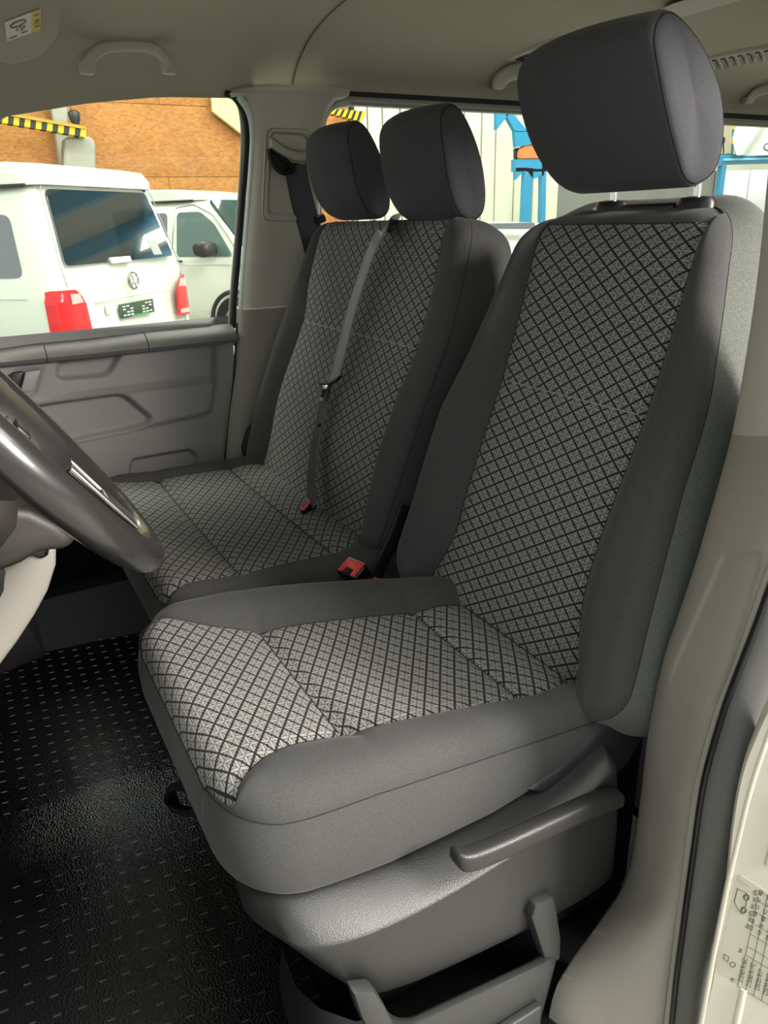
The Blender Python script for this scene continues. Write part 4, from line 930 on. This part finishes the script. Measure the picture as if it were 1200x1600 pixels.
for v0, v1, m in ((186, 202, YEL), (202, 214, BLUE), (214, 225, YEL), (225, 243, BLUE)):
    tube('band', [W(1147 - (v0 - 188) * .07, v0, x=13.1), W(1147 - (v1 - 188) * .07, v1 + (1 if v1 == 243 else 0), x=13.1)], .03, m, pol, 8)
ban = thing('banner', 'white cloth banner hanging at the right edge of the photo', 'banner', tuple(W(1180, 220, x=12.9)))
bu = np.linspace(0, 1, 24); R = []
for f in np.linspace(0, 1, 14):
    R.append([W(1153 - 6 * f + (150) * g, 193 + 50 * f, x=12.9) + np.array([.10 * math.sin(7 * g * 3 + 4 * f), 0, 0]) for g in bu])
loft('banner_cloth', R, mat('banner_white', (222, 225, 212), .8), ban, False, False)
tube('ring_mark', [W(1200 + 6 * math.cos(t), 230 + 5.5 * math.sin(t), x=12.75) for t in np.linspace(0, 2 * np.pi, 20, endpoint=False)], .018, PDARK, ban, 5, True)
cab = thing('hanging_cable', 'dark looped cable hanging above the blue gantry beam', 'cable', tuple(W(1131, 244, x=13.1)))
tube('cable', spline([W(u - 4, v, x=13.1) for u, v in ((1126, 226), (1134, 225), (1136, 217), (1134, 217), (1134, 241), (1126, 243), (1138, 243), (1142, 240))], 30), .02, PBLK, cab, 6)
# hall roof with blue trusses (its mirror image shows in the van's rear window)
hr_ = thing('ceiling', 'pale hall roof carried by blue steel girders', None, (2, -6, 5.6), kind='structure')
box('roof_sheet', (-3.5, -26, 5.6), (16, 9, 5.7), mat('roof_sheet', (170, 170, 160), .8), hr_, 0)
GLOW = mat('glow_panel_sheet', (240, 240, 225), .6, emit=((245, 248, 235), 13.0))  # added roof glow, lights the hall and makes the mat highlight
for y in np.arange(-22, 8, 4.0):
    for x in (1.2, 10): box('added_glow_panel', (x + .15, y - 1.2, 5.57), (x + 2.85, y + 1.2, 5.598), GLOW, hr_, 0)
for y in np.arange(-24, 9, 4.0): box('girder', (-3.5, y - .12, 5.15), (16, y + .12, 5.6), BLUE, hr_, 0)
for x in np.arange(-2, 16, 3.0): box('purlin', (x - .07, -26, 5.4), (x + .07, 9, 5.6), BLUE, hr_, 0)

# ------------------------------------------------------------------ parked vans
VWHITE = mat('van_white', (206, 210, 196), .25, coat=.5); DGL = mat('dark_window_glass', (14, 17, 17), .02, spec=1.0, coat=1.0); DGL.node_tree.nodes['Principled BSDF'].inputs['IOR'].default_value = 2.1; TAIL = mat('tail_red', (205, 16, 22), .18, coat=.5)
TAILW = mat('tail_clear', (225, 165, 160), .2); PLATE = mat('plate_green_black', (52, 66, 56), .5); PW = mat('print_white', (215, 220, 205), .6)
def van(pose, label, side_r=True, poptop=(.15, 3.3), front_cap=True):
    x0, y0, yaw, oy = pose; c, s = math.cos(yaw), math.sin(yaw)
    def T(p):
        p = np.asarray(p, float); p = p - np.array([0, oy, 0]) if p.ndim == 1 else p - np.array([0, oy, 0])
        return np.stack([x0 + p[..., 0] * c - p[..., 1] * s, y0 + p[..., 0] * s + p[..., 1] * c, GZ + p[..., 2]], -1)
    o = thing('van', label, 'van', tuple(T(np.array([0, 2.5, 0]))))
    hz_ = [(.24, .84), (.30, .91), (.45, .945), (.75, .958), (1.05, .955), (1.16, .945), (1.22, .93), (1.45, .885), (1.65, .845), (1.80, .81), (1.88, .775), (1.935, .70), (1.965, .55), (1.98, .30), (1.985, 0)]
    def ring(y, zt, k=1.0, lean=0, zlo=.24):
        pts = []
        for z, hw in hz_:
            zz = z if z < 1.16 else 1.16 + (z - 1.16) * (zt - 1.16) / (1.985 - 1.16) if zt > 1.2 else z * 1.0
            if zt <= 1.2: zz = .24 + (z - .24) / (1.985 - .24) * (zt - .24); 
            f = np.interp(zt, [1.2, 1.985], [1, 0]); hwz = hw * (1 - f) + f * min(.955, .955 - .1 * (max(z - 1.5, 0)) - (.955 * max(0, (z - 1.93) / .055) if z > 1.93 else 0))
            yy = y + lean * max(0, zz - 1.15)
            pts.append((hwz * k, yy, zz))
        L_ = [(-a, b, d) for a, b, d in pts[::-1]][1:]
        full = pts[:-1] + [pts[-1]] + L_
        return full
    ys = [(-.015, 1.93, .90, .27), (.0, 1.955, .94, .25), (.03, 1.972, .972, .23), (.08, 1.983, .99, .20), (.18, 1.985, 1, .12), (.35, 1.985, 1, 0), (1.2, 1.985, 1, 0), (2.4, 1.985, 1, 0), (3.3, 1.98, 1, 0), (3.5, 1.93, 1, 0), (3.65, 1.80, .995, 0), (3.85, 1.60, .985, 0), (4.05, 1.38, .975, 0), (4.2, 1.22, .96, 0), (4.5, 1.13, .93, 0), (4.75, 1.02, .87, 0), (4.87, .85, .80, 0), (4.9, .6, .7, 0)]
    rings = [T(np.array(ring(y, zt, k, ln))) for y, zt, k, ln in ys]
    loft('body', rings, VWHITE, o, True, True, angle=50)
    def P2(name, pts, fr, d, m, par=o, bevel=.0):
        """fr: function (a,b)->local xyz, polygon pushed along d (local)"""
        q = T(np.array([fr(a, b) for a, b in pts])); dd = T(np.array(d)) - T(np.zeros(3)); return prism(name, q, dd, m, par, bevel, seg=2)
    def yr(z): return -.018 + .25 * max(0, z - 1.15) if z > 1.15 else -.016
    rearf = lambda a, b: (a, yr(b) - .004, b)
    sidef = lambda sg: (lambda a, b: (sg * (np.interp(b, [h[0] for h in hz_], [h[1] for h in hz_]) + .002), a, b))
    # rear hatch: glass, lights, emblem, plate board
    gl = round_poly([(-.79, 1.335), (-.69, 1.90), (.66, 1.90), (.78, 1.335)], .05)
    P2('rear_window', gl, rearf, (0, -.006, .0), DGL)
    hatch = round_poly([(-.80, 1.29), (-.70, 1.935), (.70, 1.935), (.80, 1.29), (.80, .50), (-.80, .50)], .07, 6)
    tube('hatch_gap', T(np.array([rearf(a * 1.06 if b > .6 else a, b) for a, b in hatch])) , .004, mat('gap_grey', (140, 144, 134), .8), o, 6, True)
    P2('brake_light', [(-.17, 1.925), (.15, 1.925), (.15, 1.955), (-.17, 1.955)], rearf, (0, -.012, 0), TAIL, o, .004)
    for sg in (-1, 1):
        cols = [(.655, -.028, .80), (.68, -.032, 1.04), (.72, -.034, 1.10), (.80, -.034, 1.155), (.86, -.030, 1.16), (.905, -.012, 1.16), (.940, .020, 1.16), (.964, .07, 1.16), (.970, .13, 1.15)]
        t_ = loft('tail_light', [T(np.array([(sg * (a_ - .02 * (z_ > 1.1)), y_, z_) for z_ in np.linspace(.78, zt_, 12)])) for a_, y_, zt_ in cols], TAIL, o, False, False)
        P2('reversing_lens', [(sg * .86, 1.05), (sg * .86, 1.13), (sg * .76, 1.125), (sg * .72, 1.055)], lambda a, b: (a, -.036, b), (0, -.004, 0), TAILW, t_)
        P2('reflector', [(sg * .86, .80), (sg * .86, .84), (sg * .70, .84), (sg * .70, .80)], lambda a, b: (a, -.036, b), (0, -.004, 0), TAILW, t_)
    em = tube('emblem_ring', [T(np.array([.0 + .070 * math.cos(t), -.03, 1.165 + .070 * math.sin(t)])) for t in np.linspace(0, 2 * np.pi, 28, endpoint=False)], .009, mat('emblem_chrome', (150, 150, 145), .2, metal=1), o, 8, True)
    for q in ([(-.03, 1.225), (0, 1.175), (.03, 1.225)], [(-.055, 1.195), (-.028, 1.11), (0, 1.16), (.028, 1.11), (.055, 1.195)]):
        tube('emblem_letter', [T(np.array([a, -.032, b])) for a, b in q], .007, SATIN, em, 6)
    pb = P2('plate_board', [(-.26, .865), (.26, .865), (.26, .985), (-.26, .985)], rearf, (0, -.012, 0), PLATE, o, .004)
    for sg in (-1, 1):
        for r in range(4):
            for kx in range(3):
                if (r + kx) % 4 == 3: continue
                a0 = sg * (.07 + kx * .055); P2('print', [(a0, .882 + r * .025), (a0 + sg * .04, .882 + r * .025), (a0 + sg * .04, .893 + r * .025), (a0, .893 + r * .025)], lambda a, b: (a, -.0345, b), (0, -.001, 0), PW, pb)
    P2('print', [(-.10, .869), (.16, .869), (.16, .877), (-.10, .877)], lambda a, b: (a, -.0345, b), (0, -.001, 0), mat('print_green', (60, 170, 70), .6), pb)
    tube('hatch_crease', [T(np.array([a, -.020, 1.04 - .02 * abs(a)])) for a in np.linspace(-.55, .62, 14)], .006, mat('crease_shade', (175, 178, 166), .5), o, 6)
    P2('handle', [(-.22, 1.32), (.06, 1.32), (.06, 1.37), (-.22, 1.37)], rearf, (0, -.03, 0), VWHITE, o, .008)
    P2('lock_cover', [(-.44, .92), (-.37, .92), (-.37, 1.0), (-.44, 1.0)], rearf, (0, -.006, 0), mat('lock_grey', (190, 195, 185), .4), o, .003)
    P2('window_sticker', [(.46, 1.36), (.60, 1.36), (.56, 1.50), (.42, 1.50)], lambda a, b: (a, yr(b) - .011, b), (0, -.001, 0), mat('glass_sticker', (150, 155, 150), .5), o)
    P2('bumper', round_poly([(-.93, .28), (.93, .28), (.95, .60), (-.95, .60)], .06), lambda a, b: (a, -.02, b), (0, -.07, 0), VWHITE, o, .02)
    # sides
    for sg in (-1, 1):
        sf = sidef(sg)
        for ww in ([(.32, 1.26), (.42, 1.72), (1.45, 1.76), (1.5, 1.24)], [(1.62, 1.24), (1.62, 1.77), (2.85, 1.78), (2.85, 1.22)], [(3.02, 1.20), (3.02, 1.78), (3.42, 1.78), (3.66, 1.62), (3.98, 1.20)]):
            w_ = round_poly(ww, .07); P2('side_window', w_, sf, (sg * .004, 0, 0), DGL if ww[0][0] < 3 else mat('cab_glass', (84, 104, 98), .05, spec=.8), o)
        tube('door_gap', [T(np.array(sf(a, b))) for a, b in ([(2.93, .35), (2.93, .7), (2.93, 1.2), (2.95, 1.5), (3.0, 1.84), (3.3, 1.87), (3.62, 1.74), (3.85, 1.5), (4.08, 1.22), (4.1, .9), (4.0, .8)])], .006, mat('gap_shade', (110, 114, 108), .8), o, 6)
        tube('belt_line', [T(np.array(sf(a, 1.10))) for a in np.linspace(.3, 4.0, 20)], .006, VWHITE, o, 6)
        P2('door_handle', [(3.0, 1.13), (3.12, 1.13), (3.12, 1.155), (3.0, 1.155)], sf, (sg * .02, 0, 0), PDARK, o, .004)
        # mirror
        mr = [T(np.array([sg * (1.0 + .11 * f), 3.72 + .0 * f, 1.30])) for f in (0, 1)]
        R = []
        for f, k in ((0, .35), (.12, .8), (.35, 1), (.75, 1), (.95, .8), (1, .4)):
            R.append([T(np.array([sg * (.94 + .26 * f), 3.66 + .13 * k * math.cos(t) - .05 * f, 1.30 + .105 * k * math.copysign(abs(math.sin(t)) ** .7, math.sin(t))])) for t in np.linspace(0, 2 * np.pi, 18, endpoint=False)])
        loft('mirror', R, PDARK, o, True, True)
        for yw in (1.0, 3.95):
            wh = tube('wheel', [T(np.array([sg * (.72), yw, .33])), T(np.array([sg * (.968), yw, .33]))], .34, RUB, o, 36)
            tube('rim', [T(np.array([sg * .93, yw, .33])), T(np.array([sg * .975, yw, .33]))], [.22, .19], SATIN, wh, 24)
            tube('wheel_arch', [T(np.array([sg * .955, yw + .41 * math.cos(t), .33 + .41 * math.sin(t)])) for t in np.linspace(0, np.pi, 24)], .03, mat('arch_black', (30, 31, 31), .6), o, 8)
        P2('crest_print', [(3.35, .44), (3.62, .44), (3.62, .47), (3.35, .47)], sf, (sg * .002, 0, 0), mat('print_pale', (190, 194, 184), .5), o)
    # windscreen
    wsn = [(-.72, 3.52, 1.90), (.72, 3.52, 1.90), (.86, 4.12, 1.27), (-.86, 4.12, 1.27)]
    prism('windscreen', T(np.array(wsn)), T(np.array([0, .03, .03])) - T(np.zeros(3)), mat('screen_glass', (58, 72, 66), .05, spec=.8), o, 0)
    # raised camping roof
    a, b = poptop; pr = []
    for y, k, zt in ((a - .02, .88, 2.03), (a + .05, .95, 2.08), (a + .3, .98, 2.11), ((a + b) / 2, 1, 2.12), (b - .5, 1, 2.09), (b, .96, 2.03), (b + .10, .88, 1.99)):
        pr.append([T(np.array(q)) for q in ((-.80 * k, y, 1.93), (-.79 * k, y, zt - .04), (-.74 * k, y, zt - .008), (-.4, y, zt), (.4, y, zt), (.74 * k, y, zt - .008), (.79 * k, y, zt - .04), (.80 * k, y, 1.93))])
    loft('raised_roof', pr, VWHITE, o, True, True, angle=40)
    for sg in (-1, 1): tube('roof_seal', [T(np.array([sg * .80, y, 1.925])) for y in np.linspace(a + .1, b, 10)], .016, RUB, o, 6)
    return o
van((5.78, -.50, -.80, 0), 'white van parked nearest, its tailgate facing the open window')
van((10.2, -2.75, 2.2, 3.1), 'white van parked behind, its cab door and mirror showing')
# dark low car seen between the headrests
lc = thing('car', 'dark glazed car roof seen low between bench and driver headrest', 'car', tuple(W(790, 420, x=7.0)))
R = []
for u, z in ((690, .30), (700, .62), (715, .86), (740, .99), (800, 1.02), (860, 1.0), (900, .9), (930, .6), (940, .3)):
    y = W(u, 345, x=7.0)[1]; R.append([(7.0 - .1, y, GZ + .3), (7.0, y, GZ + .75), (7.25, y, z), (7.9, y, z + .03), (8.4, y, z), (8.7, y, GZ + .75), (8.8, y, GZ + .3)])
loft('body', R, VWHITE, lc, True, True)
flat('side_window', ((768, 349), (835, 348), (838, 358), (772, 358)), 7.02, .05, DGL, lc)
flat('side_window', ((700, 352), (760, 350), (764, 358), (690, 358)), 7.02, .05, DGL, lc)

# ------------------------------------------------------------------ tyre pressure label on the near door flange
SL = mat('label_cream', (206, 202, 182), .5); INK = mat('label_ink', (70, 68, 62), .6)
lp = [fl_pt(u, v) for u, v in ((1157, 1366), (1152, 1370), (1120, 1510), (1122, 1518), (1260, 1610), (1330, 1480))]
nn = np.cross(lp[1] - lp[0], lp[3] - lp[0]); nrm_ = np.array([-.5, .85, 0]) / np.linalg.norm([-.5, .85, 0])
tl = thing('tyre_pressure_label', 'cream sticker with a small van outline and tyre pressure table', 'sticker', tuple(lp[0]))
prism('label_sheet', lp, nrm_ * .0004, SL, tl)
def lline(pts, r=.0003, closed=False, m=INK): return tube('label_print', [fl_pt(u, v) + nrm_ * .0006 for u, v in pts], r, m, tl, 4, closed)
c8 = lambda x, y: (1000 + x / 6, 1340 + y / 6)
lline([c8(*p) for p in ((965, 525), (930, 500), (885, 410), (915, 285), (1000, 330), (1012, 365))], .0005)
lline([c8(*p) for p in ((1000, 400), (990, 465))], .0005)
for cx, cy in ((997, 370), (972, 490)):
    for rr in (5, 3): lline([(c8(cx, cy)[0] + rr * math.cos(t) * .9, c8(cx, cy)[1] + rr * math.sin(t)) for t in np.linspace(0, 2 * np.pi, 14, endpoint=False)], .0004, True)
lline([c8(*p) for p in ((925, 185), (1055, 270))], .0009, False, mat('label_grey', (150, 146, 132), .6))
lline([c8(*p) for p in ((790, 900), (835, 925), (825, 975), (785, 945))], .0004, True)
lline([(c8(870, 1000)[0] + 4.5 * math.cos(t), c8(870, 1000)[1] + 4 * math.sin(t)) for t in np.linspace(0, 2 * np.pi, 12, endpoint=False)], .0004, True)
for k in range(7):   # slanted rules of the table
    dx_ = k * 75; dy_ = k * 45
    lline([c8(915 + dx_, 1205 + dy_), c8(1000 + dx_, 870 + dy_), c8(1120 + dx_, 310 + dy_)], .0003)
for f in (0, .33, .42, .55, .66, .78, .9, 1):
    x_ = 915 + (1120 - 915) * f + (8 if .2 < f < .8 else 0); y_q = 1205 + (310 - 1205) * f
    lline([c8(x_, y_q), c8(x_ + 520, y_q + 310)], .0003)
def label_text(s_, u, v, size):
    cu_ = bpy.data.curves.new('label_text', 'FONT'); cu_.body = s_; cu_.size = size; cu_.materials.append(INK); cu_.align_x = 'CENTER'
    a_ = fl_pt(*c8(u, v)); b_ = fl_pt(*c8(u + 20, v - 90)); ex = b_ - a_; ex /= np.linalg.norm(ex); ez = nrm_; ey = np.cross(ez, ex)
    ob = bpy.data.objects.new('label_text', cu_); COL.objects.link(ob); ob.parent = tl; p = a_ + nrm_ * .0008 - np.array(tl.location)
    ob.parent = None; ob.matrix_world = Matrix(((ex[0], ey[0], ez[0], p[0]), (ex[1], ey[1], ez[1], p[1]), (ex[2], ey[2], ez[2], p[2]), (0, 0, 0, 1)))
    bpy.context.view_layer.update(); me = bpy.data.meshes.new_from_object(ob.evaluated_get(bpy.context.evaluated_depsgraph_get())); me.transform(ob.matrix_world)
    nm = bpy.data.objects.new('label_text', me); COL.objects.link(nm); nm.parent = tl; bpy.data.objects.remove(ob)
for k, (rw, vals) in enumerate((('215/65 R16C', ('3,0', '44', '300', '3,2', '47', '400')), ('215/60 R17C', ('4,0', '58', '400', '4,2', '61', '420')), ('235/55 R17', ('3,0', '44', '300', '3,2', '46', '320')), ('235/55 R17', ('3,2', '46', '320', '3,4', '50', '340')))):
    label_text(rw, 985 + k * 76, 1060 + k * 46, .0075)
    for j, vv in enumerate(vals): label_text(vv, 1062 + k * 76 + j * 18 * 1.0, 665 + k * 46 - j * 66, .006)
for t_, u, v in (('bar', 1022, 640), ('psi', 1042, 580), ('kPa', 1056, 525), ('bar', 1068, 455), ('psi', 1085, 395), ('kPa', 1098, 330), ('bar', 955, 870), ('PR', 885, 1150)): label_text(t_, u, v, .006)
